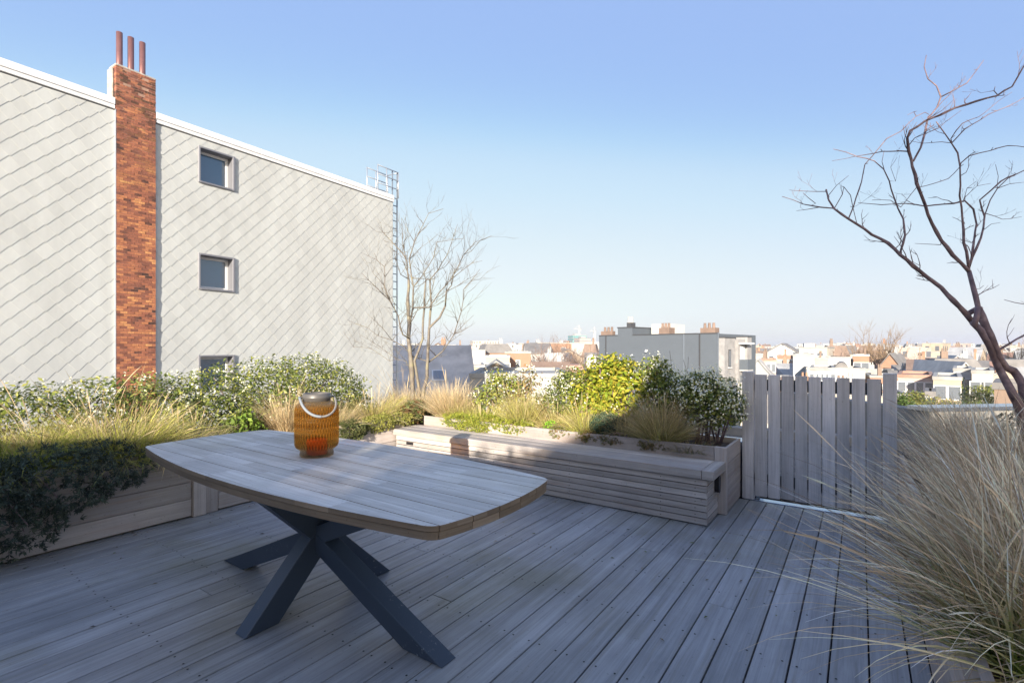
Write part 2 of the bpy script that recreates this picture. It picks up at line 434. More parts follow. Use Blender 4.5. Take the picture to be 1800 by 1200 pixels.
def florets(n, blobs, rng, size=.014, cols=((.80,.78,.70),(.72,.70,.60)), up=.6, per=5, spread=.02, rough=.16, bias=None):
    p, d = cloud_points(n, blobs, rng, .12, up, rough)
    p = p + d*.02
    P = np.repeat(p, per, axis=0) + rng.normal(0, spread, (n*per,3)); D = np.repeat(d, per, axis=0)
    m = len(P)
    nrm = unit(D + rng.normal(0,.7,(m,3))); ax = unit(np.cross(nrm, rng.normal(0,1,(m,3)))); sd = np.cross(nrm, ax)
    s = (size*(.6+.8*rng.random(m)))[:,None]
    V = np.stack([P-ax*s, P+sd*s, P+ax*s, P-sd*s],1).reshape(-1,3)
    C = np.repeat(pick(cols, m, rng), 4, axis=0)
    return V, np.arange(m*4).reshape(-1,4), C

LG = [(.11,.145,.025),(.18,.205,.035),(.06,.09,.02),(.27,.27,.06),(.30,.29,.07),(.09,.125,.03)]
LY = [(.20,.235,.02),(.27,.27,.025),(.13,.185,.015),(.33,.27,.035)]
LD = [(.045,.065,.022),(.065,.09,.028),(.11,.13,.04),(.27,.27,.11)]
FW = [(.78,.70,.48),(.70,.64,.40),(.80,.76,.62)]
TAN = [(.44,.33,.18),(.52,.41,.24),(.38,.27,.15),(.56,.46,.29)]
GRN = [(.14,.19,.03),(.20,.25,.04),(.10,.14,.03)]
YEL = [(.44,.43,.08),(.52,.46,.13),(.36,.39,.07)]

# ------------------------------------------------------------------ deck
def build_deck():
    mb = MB(); pitch = .142; gap = .0064
    k0 = -3; v = .11 + k0*pitch
    while v < 4.45:
        v0, v1 = max(v+gap/2, -.245), min(v+pitch-gap/2, 4.452)
        if v1 - v0 > .02:
            u = -6.0 - random.uniform(0, 6.5); 
            while u < 4.93:
                L_ = random.uniform(5.5, 7.5); ue = min(u+L_, 4.93)
                if ue > -6 and ue-u > .1:
                    mb.box(max(u,-6)+.0015, ue-.0015, v0, v1, -.028, random.uniform(-.0008,.0008), grain=0)
                u += L_
        v += pitch
    # screw heads at the joists
    for j in range(22):
        u = -5.6 + j*.5 + .07
        if u > 4.9: break
        v = .11 + k0*pitch
        while v < 4.4:
            for dv in (.028, pitch-.028):
                c = (u+random.uniform(-.008,.008), v+dv)
                poly = [(c[0]+.0052*math.cos(a*math.pi/3), c[1]+.0052*math.sin(a*math.pi/3)) for a in range(6)]
                if -.24 < c[1] < 4.44: mb.add([(p[0],p[1],.0016) for p in poly], [tuple(range(6))], .5, 1)
            v += pitch
    mb.box(-6.1, 4.94, -.3, 4.5, -.14, -.05, .5, 2)
    o = mb.build('deck', [M['deck'], M['screw'], M['dark']], loc=(0,0,0), rz=A_U, bevel=.0022)
    tag(o, kind='structure')
build_deck()

# ------------------------------------------------------------------ planters
def board_wall(mb, axis, fixed, a0, a1, z0, z1, th, nb=4, out=1, jitter=True):
    """horizontal boards standing on edge; axis 0: runs along u at v=fixed, 1: runs along v at u=fixed"""
    h = (z1-z0)/nb
    for k in range(nb):
        za, zb = z0+k*h+.002, z0+(k+1)*h-.002
        j = random.uniform(-.0015,.0015) if jitter else 0
        if axis == 0: mb.box(a0, a1, fixed+j, fixed+th+j, za, zb, grain=0)
        else: mb.box(fixed+j, fixed+th+j, a0, a1, za, zb, grain=1)

def planter(name, loc_uv, label):
    e = empty(name, W(*loc_uv), A_U, label, 'planter'); return e
# left planter: front face at v = 4.44
pl = planter('wooden_planter', (1.5, 5.1), 'long low grey board planter under the flowering hedge, along the shingled house side')
o0 = Vector((1.5, 5.1))
def lp(u, v): return u-o0[0], v-o0[1]
mb = MB(); segs = [(-3.5,-.15),(-.13,1.845),(2.05,4.14)]
for a, b_ in segs:
    board_wall(mb, 0, 4.44-o0[1], a-o0[0], b_-o0[0], .012, .56, .028)
mb.build('front_boards', M['planter'], pl, bevel=.002)
mb = MB(); board_wall(mb, 0, 5.85-o0[1], -3.5-o0[0], 5.0-o0[0], .012, .50, .028); board_wall(mb, 1, 5.0-o0[0], 4.36-o0[1], 5.85-o0[1], .012, .50, .028)
board_wall(mb, 1, 4.14-o0[0], 4.47-o0[1], 4.60-o0[1], .012, .52, .026)
mb.build('back_boards', M['planter'], pl, bevel=.002)
for ua, ub, dv in ((1.852, 1.948, -.022), (1.951, 2.043, -.012)):
    mb = MB(); mb.box(ua-o0[0], ub-o0[0], 4.44+dv-o0[1], 4.47-o0[1], .003, .575, grain=2); mb.build('post', M['planter'], pl, bevel=.003)
mb = MB(); 
nx, ny = 60, 14
def soil_sheet(mb, u0, u1, v0, v1, z, amp=.025):
    nu, nv = max(4,int((u1-u0)/.1)), max(4,int((v1-v0)/.1)); vs=[]
    for i in range(nu+1):
        for j in range(nv+1):
            u=u0+(u1-u0)*i/nu; v=v0+(v1-v0)*j/nv
            vs.append((u,v,z+amp*noise.noise((u*5,v*5,z))+amp*.6*noise.noise((u*17,v*17,2))))
    fs=[(i*(nv+1)+j,(i+1)*(nv+1)+j,(i+1)*(nv+1)+j+1,i*(nv+1)+j+1) for i in range(nu) for j in range(nv)]
    mb.add(vs, fs, .5, 0, smooth=True)
soil_sheet(mb, -3.5-o0[0], 4.14-o0[0], 4.47-o0[1], 5.85-o0[1], .50); soil_sheet(mb, 4.16-o0[0], 4.99-o0[0], 4.37-o0[1], 5.84-o0[1], .49)
mb.build('soil', M['soil'], pl)
# back planter behind the bench
bp_ = planter('wooden_planter', (4.66, 2.6), 'grey board planter with shrubs and grasses, running behind the bench to the gate')
o1 = Vector((4.66, 2.6))
mb = MB(); board_wall(mb, 1, 4.37-o1[0], .995-o1[1], 4.34-o1[1], .012, .55, .028, nb=4)
mb.build('front_boards', M['planter'], bp_, bevel=.002)
mb = MB(); board_wall(mb, 0, .90-o1[1], 4.402-o1[0], 4.955-o1[0], .012, .545, .026, nb=4)
mb.build('end_boards', M['planter'], bp_, bevel=.002)
mb = MB(); mb.box(4.362-o1[0], 4.40-o1[0], .897-o1[1], .992-o1[1], .002, .552, .8, grain=2); mb.build('post', M['planter'], bp_, bevel=.003)
mb = MB(); board_wall(mb, 1, 4.93-o1[0], .93-o1[1], 4.34-o1[1], .012, .545, .026, nb=4); mb.build('back_boards', M['planter'], bp_, bevel=.002)
mb = MB(); soil_sheet(mb, 4.395-o1[0], 4.935-o1[0], .92-o1[1], 4.34-o1[1], .49, .02); mb.build('soil', M['soil'], bp_)
# right planter
rp_ = planter('wooden_planter', (2.5, -.7), 'grey board planter hidden under pale fountain grass, at the right edge of the deck')
o2 = Vector((2.5, -.7))
mb = MB(); board_wall(mb, 0, -.275-o2[1], -2.0-o2[0], 4.86-o2[0], .012, .55, .028); mb.build('front_boards', M['planter'], rp_, bevel=.002)
mb = MB(); board_wall(mb, 0, -1.45-o2[1], -2.0-o2[0], 5.2-o2[0], .012, .55, .028); board_wall(mb, 1, 5.2-o2[0], -1.42-o2[1], -.30-o2[1], .012, .55, .028); mb.build('back_boards', M['planter'], rp_)
mb = MB(); soil_sheet(mb, -2-o2[0], 5.2-o2[0], -1.42-o2[1], -.25-o2[1], .50); mb.build('soil', M['soil'], rp_)

# ------------------------------------------------------------------ bench
bc = (4.17, 2.68)
be = empty('storage_bench', W(*bc), A_U, 'long slatted grey wooden storage bench with overhanging lid, in front of the back planter', 'bench')
def bl(u, v): return u-bc[0], v-bc[1]
vL, vR = 4.41, .962
mb = MB()
for k in range(7):
    z0 = .010+k*.0505; z1 = z0+.0435
    mb.box(3.995-bc[0], 4.015-bc[0], vR-bc[1], vL-bc[1], z0, z1, grain=1)
for vv in (1.05, 1.32, 2.15, 3.0, 3.9):
    for k in range(7):
        z = .0325+k*.0505
        mb.add([(3.9935-bc[0], vv-bc[1]+.004*math.cos(a*math.pi/3), z+.004*math.sin(a*math.pi/3)) for a in range(6)], [tuple(range(6))], .5, 1)
mb.build('front_slats', [M['bench'], M['screw']], be, bevel=.0015)
mb = MB()
for k in range(7):
    z0 = .010+k*.0505; z1 = z0+.0435
    mb.box(4.0165-bc[0], 4.362-bc[0], vR-bc[1]+.001, vR+.02-bc[1], z0, z1, grain=0)
mb.build('end_slats', M['bench'], be, bevel=.0015)
mb = MB(); mb.box(4.016-bc[0], 4.36-bc[0], vR+.021-bc[1], vL-.005-bc[1], .003, .36, .5); mb.build('carcass', M['dark'], be)
mb = MB()
us = [3.958, 4.10, 4.238, 4.366]
for k in range(3):
    mb.box(us[k]+.0015-bc[0], us[k+1]-.0015-bc[0], .995-bc[1], vL+.02-bc[1], .366, .436, grain=1)
mb.box(3.958+.0015-bc[0], 4.364-bc[0], .905-bc[1], .992-bc[1], .366, .4365, .3, grain=0)
mb.build('lid', M['bench'], be, bevel=.004)
mb = MB()
pts=[]
for a in range(16):
    an = 2*math.pi*a/16; pts.append((.030*math.cos(an), .052*math.sin(an)+(.02 if math.sin(an)>0 else -.02)))
vs = [(4.262+p[0]-bc[0], vR-.035-bc[1], .275+p[1]) for p in pts] + [(4.262+p[0]-bc[0], vR-bc[1], .275+p[1]) for p in pts]
mb.add(vs, [tuple(range(16))]+[(i,(i+1)%16,16+(i+1)%16,16+i) for i in range(16)]+[tuple(range(31,15,-1))])
mb.build('end_handle', M['blackplastic'], be, bevel=.004)
mb = MB(); mb.box(3.975-bc[0], 3.994-bc[0], 4.13-bc[1], 4.23-bc[1], .275, .305); mb.build('front_handle', M['blackplastic'], be, bevel=.004)


# ------------------------------------------------------------------ gate
gu = 4.96; gc = (gu, .33)
ge = empty('wooden_gate', W(*gc), A_U, 'grey upright-board gate with narrow see-through gaps and two posts, beside the bench planter', 'gate')
def gpx(px):                       # v of a sight line through the gate plane
    k = (px-CX)/F
    return (gu*Ux - k*gu*Uy)/( -Vx + k*Vy)
def gl(v): return v-gc[1]
bpx = [(1326.5,1348),(1350,1371),(1373.5,1395),(1397.5,1419),(1421,1443),(1445.5,1468),(1471,1493.5),(1497,1521),(1524,1549)]
for i, (p0, p1) in enumerate(bpx):
    va, vb = gpx(p0+.1), gpx(p1-.1); mb = MB()
    top = 1.128 + random.uniform(-.0015,.0015) - .0012*i
    mb.box(.0, .022, gl(vb), gl(va), .035+random.uniform(0,.01), top, grain=2)
    mb.build('board', M['gate'], ge, bevel=.003)
va, vb = gpx(1305), gpx(1325); mb = MB(); mb.box(-.02, .07, gl(vb), gl(va)-.001, .003, 1.155, .6, grain=2); mb.build('post', M['gate'], ge, bevel=.004)
va, vb = gpx(1552.5), gpx(1577); mb = MB(); mb.box(-.01, .07, gl(vb), gl(va), .003, 1.165, .45, grain=2); mb.build('post', M['gate'], ge, bevel=.004)
for z0, z1 in ((.985,1.085),(.14,.24)):
    mb = MB(); mb.box(.0235, .06, gl(gpx(1551)), gl(gpx(1327)), z0, z1, .15); mb.build('rail', M['darkframe'], ge)
mb = MB(); mb.box(4.935, 5.02, -.25, .86, -.02, .006)
o = mb.build('door_sill', M['sill'], rz=A_U, bevel=.003); tag(o, 'smooth pale metal threshold strip on the deck under the wooden gate', 'threshold')

# ------------------------------------------------------------------ table
tcx = (1.63, 2.415); T = .76
te = empty('dining_table', W(*tcx), A_U, 'barrel-shaped weathered plank dining table on dark crossed metal legs, on the deck', 'table')
def tab_outline():
    pts = []
    hw0, hw1, hl0, hl1 = .505, .385, 1.275, 1.225
    n = 24
    # corner points where the curved side meets the curved end, then a round
    raw = []
    for s in range(n+1):      # side u>0, v from - to +
        v = -hl1 + 2*hl1*s/n; raw.append((hw0-(hw0-hw1)*(v/hl1)**2, v))
    for s in range(1, 12):    # end v>0
        u = hw1 - 2*hw1*s/12; raw.append((u, hl0-(hl0-hl1)*(u/hw1)**2))
    for s in range(n+1):
        v = hl1 - 2*hl1*s/n; raw.append((-(hw0-(hw0-hw1)*(v/hl1)**2), v))
    for s in range(1, 12):
        u = -hw1 + 2*hw1*s/12; raw.append((u, -(hl0-(hl0-hl1)*(u/hw1)**2)))
    # chop the four corners round
    out = []
    m = len(raw); rad = .045
    crn = [0, n, n+12-1+1, None]
    for i, p in enumerate(raw):
        a, c = Vector(raw[i-1]), Vector(raw[(i+1) % m]); q = Vector(p)
        d1 = (a-q).normalized(); d2 = (c-q).normalized()
        if d1.dot(d2) > -.75:
            s_, e_ = q+d1*rad, q+d2*rad
            for t in (0,.2,.4,.6,.8,1): out.append(tuple((1-t)**2*s_+2*t*(1-t)*q+t*t*e_))
        else: out.append(p)
    return out
def clip_half(poly, ax, val, keep_less):
    out = []
    for i in range(len(poly)):
        a, b_ = poly[i], poly[(i+1) % len(poly)]
        ia = (a[ax] <= val) if keep_less else (a[ax] >= val); ib = (b_[ax] <= val) if keep_less else (b_[ax] >= val)
        if ia: out.append(tuple(a))
        if ia != ib:
            t = (val-a[ax])/(b_[ax]-a[ax]); out.append(tuple(a[k]+t*(b_[k]-a[k]) for k in range(len(a))))
    return out
outl = tab_outline()
def shrink(poly, d):
    return [(p[0]*(1-d/.5), p[1]*(1-d/1.25)) for p in poly]
cuts = [-.6,-.36,-.215,-.07,.075,.22,.36,.6]
mb = MB()
for i in range(len(cuts)-1):
    # butt-jointed lengths inside each plank
    sub = [-1.5, -.02+random.uniform(-.012,.012)*0, 1.5]
    js = sorted([-1.5, random.uniform(-.85,-.25), 0.0, random.uniform(.25,.85), 1.5])
    halves = [cuts[i]+.0022, cuts[i]+(cuts[i+1]-cuts[i])*.5, cuts[i+1]-.0022]
    for h in range(2):
        js = sorted([-1.5, random.uniform(-.95,-.45), random.uniform(-.2,.3), random.uniform(.5,.95), 1.5])
        ga = .0 if h == 1 else 0
        for j in range(4):
            p = clip_half(outl, 0, halves[h]+(.0002 if h else 0), False); 
            p = clip_half(p, 0, halves[h+1]-(.0002 if not h else 0), True) if p else p
            p = clip_half(p, 1, js[j]+.0002, False) if p else p
            p = clip_half(p, 1, js[j+1]-.0002, True) if p else p
            if len(p) >= 3:
                n0 = len(mb.mi); mb.prism(p, T-.020, T+random.uniform(-.0003,.0003), random.random(), 0, grain=1)
                for q in range(n0+2, len(mb.mi)): mb.mi[q] = 1
mb.build('tabletop', [M['table'], M['tableedge']], te, bevel=.0)
mb = MB(); low = shrink(outl, .0025)
for i in range(len(cuts)-1):
    p = clip_half(low, 0, cuts[i]+.0016, False); p = clip_half(p, 0, cuts[i+1]-.0016, True)
    if len(p) >= 3: mb.prism(p, T-.050, T-.0225, random.random(), 0, grain=1)
mb.prism(shrink(outl, .02), T-.046, T-.0215, .5, 0)
mb.build('table_edge', M['tableedge'], te)
def beam(pts, half, axis, name):
    """pts: outline in (run, z); axis 1 runs along v, 0 along u"""
    vs = []
    for s in (-half, half):
        for (r_, z) in pts: vs.append((s, r_, z) if axis == 1 else (r_, s, z))
    n = len(pts)
    f1 = tuple(range(n)); f2 = tuple(range(2*n-1, n-1, -1))
    fs = [f1, f2] + [(i, n+i, n+(i+1)%n, (i+1)%n) for i in range(n)]
    mb = MB(); mb.add(vs, fs)
    me = mb.build(name, M['anthracite'], te, bevel=.003)
    bm = bmesh.new(); bm.from_mesh(me.data); bmesh.ops.recalc_face_normals(bm, faces=bm.faces); bm.to_mesh(me.data); bm.free()
    return me
zt = T-.051
beam([(-.95,.002),(-.71,.002),(.95,zt),(.71,zt)], .047, 1, 'leg')
beam([(.95,.002),(.71,.002),(-.95,zt-.001),(-.71,zt-.001)], .045, 1, 'leg')
beam([(-.42,.002),(-.25,.002),(.42,zt-.0005),(.25,zt-.0005)], .046, 0, 'leg')
beam([(.47,.002),(.30,.002),(-.42,zt-.0015),(-.25,zt-.0015)], .044, 0, 'leg')

# ------------------------------------------------------------------ lantern
lx = at(557, 800, .61*F/(800-HY)); 
le_ = empty('glass_lantern', (lx.x, lx.y, T+.001), 0.6, 'amber ribbed glass jar lantern with rope handle, holding an orange candle, on the table', 'lantern')
def lantern_glass():
    m, nt, b = new_mat('amber_glass'); L = nt.links
    uv = N(nt, 'ShaderNodeUVMap'); uv.uv_map = 'UVMap'
    mp = N(nt, 'ShaderNodeMapping'); mp.inputs['Scale'].default_value = (46, 1, 1); L.new(uv.outputs[0], mp.inputs[0])
    sep = N(nt, 'ShaderNodeSeparateXYZ'); L.new(mp.outputs[0], sep.inputs[0])
    # staggered lozenge cells
    row = mth(nt, 'MULTIPLY', sep.outputs['Y'], 1/.030)
    a = mth(nt, 'COSINE', mth(nt, 'MULTIPLY', sep.outputs['X'], 2*math.pi)); c_ = mth(nt, 'COSINE', mth(nt, 'MULTIPLY', row, 2*math.pi*.5))
    h = mth(nt, 'ABSOLUTE', mth(nt, 'MULTIPLY', a, 1.0)); hh = mth(nt, 'ADD', mth(nt, 'MULTIPLY', a, c_), mth(nt, 'MULTIPLY', a, .6))
    sepu = N(nt, 'ShaderNodeSeparateXYZ'); L.new(uv.outputs[0], sepu.inputs[0])
    msk = ramp(nt, [(.035,(0,0,0)),(.06,(1,1,1)),(.275,(1,1,1)),(.295,(0,0,0))]); L.new(sepu.outputs['Y'], msk.inputs[0])
    hm = mth(nt, 'MULTIPLY', hh, msk.outputs[0])
    lines = ramp(nt, [(.0,(.42,.30,.18)),(.35,(.8,.74,.62)),(.6,(1,1,1)),(.9,(1,1,1))]); L.new(mth(nt, 'MULTIPLY_ADD', hm, .33, .5), lines.inputs[0])
    bp = N(nt, 'ShaderNodeBump', Strength=1.0, Distance=.0035); L.new(hm, bp.inputs['Height'])
    col = mixc(nt, 'MIX', msk.outputs[0], (.80,.70,.58), (.95,.55,.15))
    b.inputs['Roughness'].default_value = .22; b.inputs['IOR'].default_value = 1.25
    b.inputs['Transmission Weight'].default_value = 1.0
    L.new(col, b.inputs['Base Color']); L.new(bp.outputs[0], b.inputs['Normal'])
    out = nt.nodes['Material Output']
    tr = N(nt, 'ShaderNodeBsdfTranslucent'); L.new(mixc(nt, 'MIX', msk.outputs[0], (.50,.44,.36), (.66,.40,.12)), tr.inputs[0]); L.new(bp.outputs[0], tr.inputs['Normal'])
    df = N(nt, 'ShaderNodeBsdfDiffuse'); L.new(mixc(nt, 'MIX', msk.outputs[0], (.45,.38,.30), (.42,.27,.10)), df.inputs[0]); L.new(bp.outputs[0], df.inputs['Normal'])
    mx0 = N(nt, 'ShaderNodeMixShader'); mx0.inputs[0].default_value = .35; L.new(tr.outputs[0], mx0.inputs[1]); L.new(df.outputs[0], mx0.inputs[2])
    mx = N(nt, 'ShaderNodeMixShader'); mx.inputs[0].default_value = .45
    L.new(b.outputs[0], mx.inputs[1]); L.new(mx0.outputs[0], mx.inputs[2])
    tp = N(nt, 'ShaderNodeBsdfTransparent'); L.new(mixc(nt, 'MULTIPLY', 1.0, mixc(nt, 'MIX', msk.outputs[0], (.92,.88,.82), (.955,.81,.50)), lines.outputs[0]), tp.inputs[0])
    ml = N(nt, 'ShaderNodeMixShader'); ml.inputs[0].default_value = .68
    L.new(mx.outputs[0], ml.inputs[1]); L.new(tp.outputs[0], ml.inputs[2]); L.new(ml.outputs[0], out.inputs[0])
    return m
M['amber'] = lantern_glass()
mb = MB()
prof = [(.0,.004),(.090,.003),(.092,.012),(.088,.030),(.094,.038),(.112,.052),(.118,.068),(.1195,.12),(.1195,.20),(.118,.262),(.113,.282),(.096,.298),(.078,.306),(.073,.312)]
inner = [(r-.004 if r > .01 else 0, z+.005 if z < .05 else z-.001) for r, z in prof[::-1]]
mb.lathe(prof, 64); mb.lathe([(r, z) for r, z in inner], 64)
mb.build('glass_jar', M['amber'], le_)
M['collar'] = simple('smoky_collar_metal', (.12,.11,.10), .4, .3)
mb = MB(); mb.lathe([(.071,.308),(.0755,.310),(.0755,.322),(.079,.325),(.079,.336),(.076,.340),(.076,.351),(.072,.353),(.067,.351),(.067,.308)], 48, close=True); mb.build('collar', M['collar'], le_)
for sx in (-1, 1):
    mb = MB(); mb.tube([(sx*.076,0,.330),(sx*.088,0,.331)], .006, 8); mb.build('handle_pin', M['collar'], le_)
M['rope'] = simple('white_rope', (.19,.18,.17), .9, var=.2, vscale=40)
ropes = []
for ph in (0, 2*math.pi/3, 4*math.pi/3):
    mb = MB(); pts = []
    for i in range(91):
        t = i/90; an = math.pi*(1+t)
        c = Vector((.093*math.cos(an)*(1+.10*math.sin(math.pi*t)), -.055*math.sin(math.pi*t)-.052*math.sin(math.pi*t)**.5, .331+.098*math.sin(an)))
        c.y = -.128*math.sin(math.pi*t)**.75
        d = Vector((-math.sin(an), 0, math.cos(an))); nrm = Vector((math.cos(an), 0, math.sin(an))); bi = Vector((0,1,0))
        a2 = ph + t*2*math.pi*11
        pts.append(c + (nrm*math.cos(a2)+bi*math.sin(a2))*.0030)
    ropes.append(pts)
mb = MB()
for p in ropes: mb.tube(p[40:], .0036, 7)
le_rope = mb.build('rope_handle', M['rope'], le_)
mb = MB(); mb.tube([(ropes[0][i]+ropes[1][i]+ropes[2][i])/3 for i in range(0,44)], .0072, 10); mb.build('handle_left_half', simple('smooth_grey_handle', (.20,.22,.24), .7), le_)  # left half of the handle drawn as a smooth grey tube
def candle_mat():
    m, nt, b = new_mat('orange_wax'); b.inputs['Base Color'].default_value = (.78,.13,.025,1); b.inputs['Roughness'].default_value = .5
    b.inputs['Subsurface Weight'].default_value = .3; b.inputs['Subsurface Radius'].default_value = (.02,.006,.002)
    return m
ca = empty('candle', (lx.x, lx.y, T+.009), 0, 'short thick orange pillar candle standing inside the amber glass lantern', 'candle')
mb = MB(); mb.lathe([(0,.001),(.056,.001),(.056,.080),(.050,.086),(.030,.080),(0,.078)], 40); mb.build('wax', candle_mat(), ca)
mb = MB(); mb.tube([(0,0,.078),(.001,0,.090),(.004,0,.098)], .0014, 6); mb.build('wick', M['blackplastic'], ca)

# ------------------------------------------------------------------ shingled house on the left
wd = Vector((.534, .846, 0)).normalized(); wn = Vector((wd.y, -wd.x, 0))     # along the gable, outwards
w0 = Vector((-7.71, 13.0, 0))
A_W = math.atan2(wd.y, wd.x)
HB = 6.93; S0, S1, ZB = -9.0, 6.27, -14.0
# local frame: x along the gable, y inwards (= -wn), z up
hs = empty('shingled_house', (w0.x, w0.y, ZB), A_W, 'tall house with a side wall of pale grey diamond shingles and a brick chimney', 'house')
# local y is +90deg from wd = (-wd.y, wd.x) = -wn : inwards
def zl(z): return z-ZB
WIN = []
for (pyc) in (297.0, 480.0, 655.0):
    s = 0.0; zc = CH-(pyc-HY)/F*13.0; WIN.append((s-.42, s+.50, zc-.46, zc+.46))
tp = HB-.27
mb = MB()
rects = []
zs = [-3.2]; 
lows = sorted(WIN, key=lambda q: q[2]); x0w, x1w = lows[0][0], lows[0][1]
rects.append((S0, x0w, -3.2, tp)); rects.append((x1w, S1, -3.2, tp))
prev = -3.2
for (a, b_, c, d) in lows:
    rects.append((a, b_, prev, c)); prev = d
rects.append((x0w, x1w, prev, tp))
pitch = .352; h2 = pitch/2
i0, i1 = int(S0/h2)-2, int(S1/h2)+2; j0, j1 = int(-3.2/h2)-2, int(tp/h2)+3
rng = random.Random(3)
for i in range(i0, i1):
    for j in range(j0, j1):
        if (i+j) % 2: continue
        cx_, cz_ = i*h2+rng.uniform(-.004,.004), j*h2+rng.uniform(-.004,.004)
        e = 1.07
        top = (cx_, cz_+h2*1.06); rt = (cx_+h2*e, cz_+.018); lf = (cx_-h2*e, cz_+.018)
        # chopped bottom corner gives the little notches between the courses
        poly = [top, lf, (cx_-.012, cz_-h2*1.03), (cx_+.020, cz_-h2*1.03), rt]
        rnd = rng.random(); tl = rng.uniform(-.001,.001)
        for (a, b_, c, d) in rects:
            p = poly
            for ax, val, kl in ((0,a,False),(0,b_,True),(1,c,False),(1,d,True)):
                if p: p = clip_half(p, ax, val, kl)
            if not p or len(p) < 3: continue
            def out(q): return -(.003 + .0105*(cz_+h2-q[1])/pitch + tl*(q[0]-cx_)/h2*.6)
            n = len(p)
            vs = [(q[0], out(q), zl(q[1])) for q in p] + [(q[0], out(q)+.005, zl(q[1])) for q in p]
            fs = [tuple(range(n))] + [(k, n+k, n+(k+1)%n, (k+1)%n) for k in range(n)]
            mb.add(vs, fs, rnd)
mb.build('shingle_cladding', M['shingle'], hs)
mb = MB()
def wallbox(mb, x0, x1, z0, z1, y0=.02, y1=.4, mi=0): mb.box(x0, x1, y0, y1, zl(z0), zl(z1), .5, mi)
for (a, b_, c, d) in rects: wallbox(mb, a, b_, c, d)
mb.box(S0, S1, .02, 9.0, 0.0, zl(-3.21), .5)                      # lower storeys
mb.box(S0, S1, 8.6, 9.0, zl(-3.2), zl(tp), .5); mb.box(S1-.3, S1, .4, 8.6, zl(-3.2), zl(tp), .5); mb.box(S0, S0+.3, .4, 8.6, zl(-3.2), zl(tp), .5)
mb.build('wall', M['concrete'], hs)
mb = MB(); mb.box(S0, S1-.3, .3, 8.7, zl(tp-.05), zl(HB-.12), .5); mb.build('roof', M['concrete'], hs)
mb = MB()
sc0 = [-2.157, -1.377]
for a, b_ in ((S0, -5.6), (-5.59, sc0[0]-.01), (sc0[1]+.01, 1.2), (1.21, 3.9), (3.91, S1+.03)):
    mb.box(a, b_, -.055, .30, zl(HB-.155), zl(HB), .5)
    mb.box(a, b_, -.040, .05, zl(HB-.245), zl(HB-.157), .5)
mb.build('roof_edge_trim', M['coping'], hs, bevel=.008)
for (a, b_, c, d) in WIN:
    mb = MB(); t_ = .045; y0, y1 = -.05, .26
    mb.box(a, a+t_, y0, y1, zl(c), zl(d)); mb.box(b_-t_-.02, b_, y0, y1, zl(c), zl(d))
    mb.box(a+t_+.001, b_-t_-.021, y0, y1, zl(c), zl(c+t_)); mb.box(a+t_+.001, b_-t_-.021, y0, y1, zl(d-t_), zl(d))
    fr = mb.build('window', M['frame_grey'], hs, bevel=.004)
    mb = MB(); a2, b2, c2, d2 = a+t_+.001, b_-t_-.021, c+t_+.001, d-t_-.001; q = .065
    mb.box(a2, a2+q, .19, .24, zl(c2), zl(d2)); mb.box(b2-q, b2, .19, .24, zl(c2), zl(d2)); mb.box(a2+q+.001, b2-q-.001, .19, .24, zl(c2), zl(c2+q)); mb.box(a2+q+.001, b2-q-.001, .19, .24, zl(d2-q), zl(d2))
    mb.build('frame', M['frame_white'], fr, bevel=.004)
    mb = MB(); mb.box(a2+q, b2-q, .225, .235, zl(c2+q), zl(d2-q)); mb.build('pane', M['pane'], fr)
# chimney
def brick_uv_box(mb, x0, x1, y0, y1, z0, z1):
    vs = [(x0,y0,z0),(x1,y0,z0),(x1,y1,z0),(x0,y1,z0),(x0,y0,z1),(x1,y0,z1),(x1,y1,z1),(x0,y1,z1)]
    fs = [(4,5,6,7),(0,1,5,4),(1,2,6,5),(2,3,7,6),(3,0,4,7)]
    uvs = []
    for f in fs:
        uvs.append([(vs[i][0]+vs[i][1]*1.0, vs[i][2]) for i in f])
    mb.add(vs, fs, .5, 0, uvs)
ch_top = CH+(HY-116)/F*11.2
ch = MB()
# slightly ragged masonry: courses of bricks, jittered in and out
bm_ = ch; z = -3.0; row = 0
rg = random.Random(5)
while z < ch_top-.02:
    h = .0565; j = rg.uniform(-.004,.004)
    loose = max(0, (z-5.2)/2.5)
    x0c = sc0[0]+rg.uniform(-.004,.004)-(.006*loose*rg.random()); x1c = sc0[1]+rg.uniform(-.004,.004)
    nb = 4; xs = [x0c]; off = .107 if row % 2 else 0
    x = x0c + (.07 if row % 2 else .14)
    while x < x1c-.04: xs.append(x); x += .14
    xs.append(x1c)
    for k in range(len(xs)-1):
        dy = rg.uniform(0,.006) + loose*rg.uniform(0,.012)
        brick_uv_box(ch, xs[k]+.0035, xs[k+1]-.0035, -.062+dy, .30, zl(z), zl(z+h-.008))
    z += h; row += 1
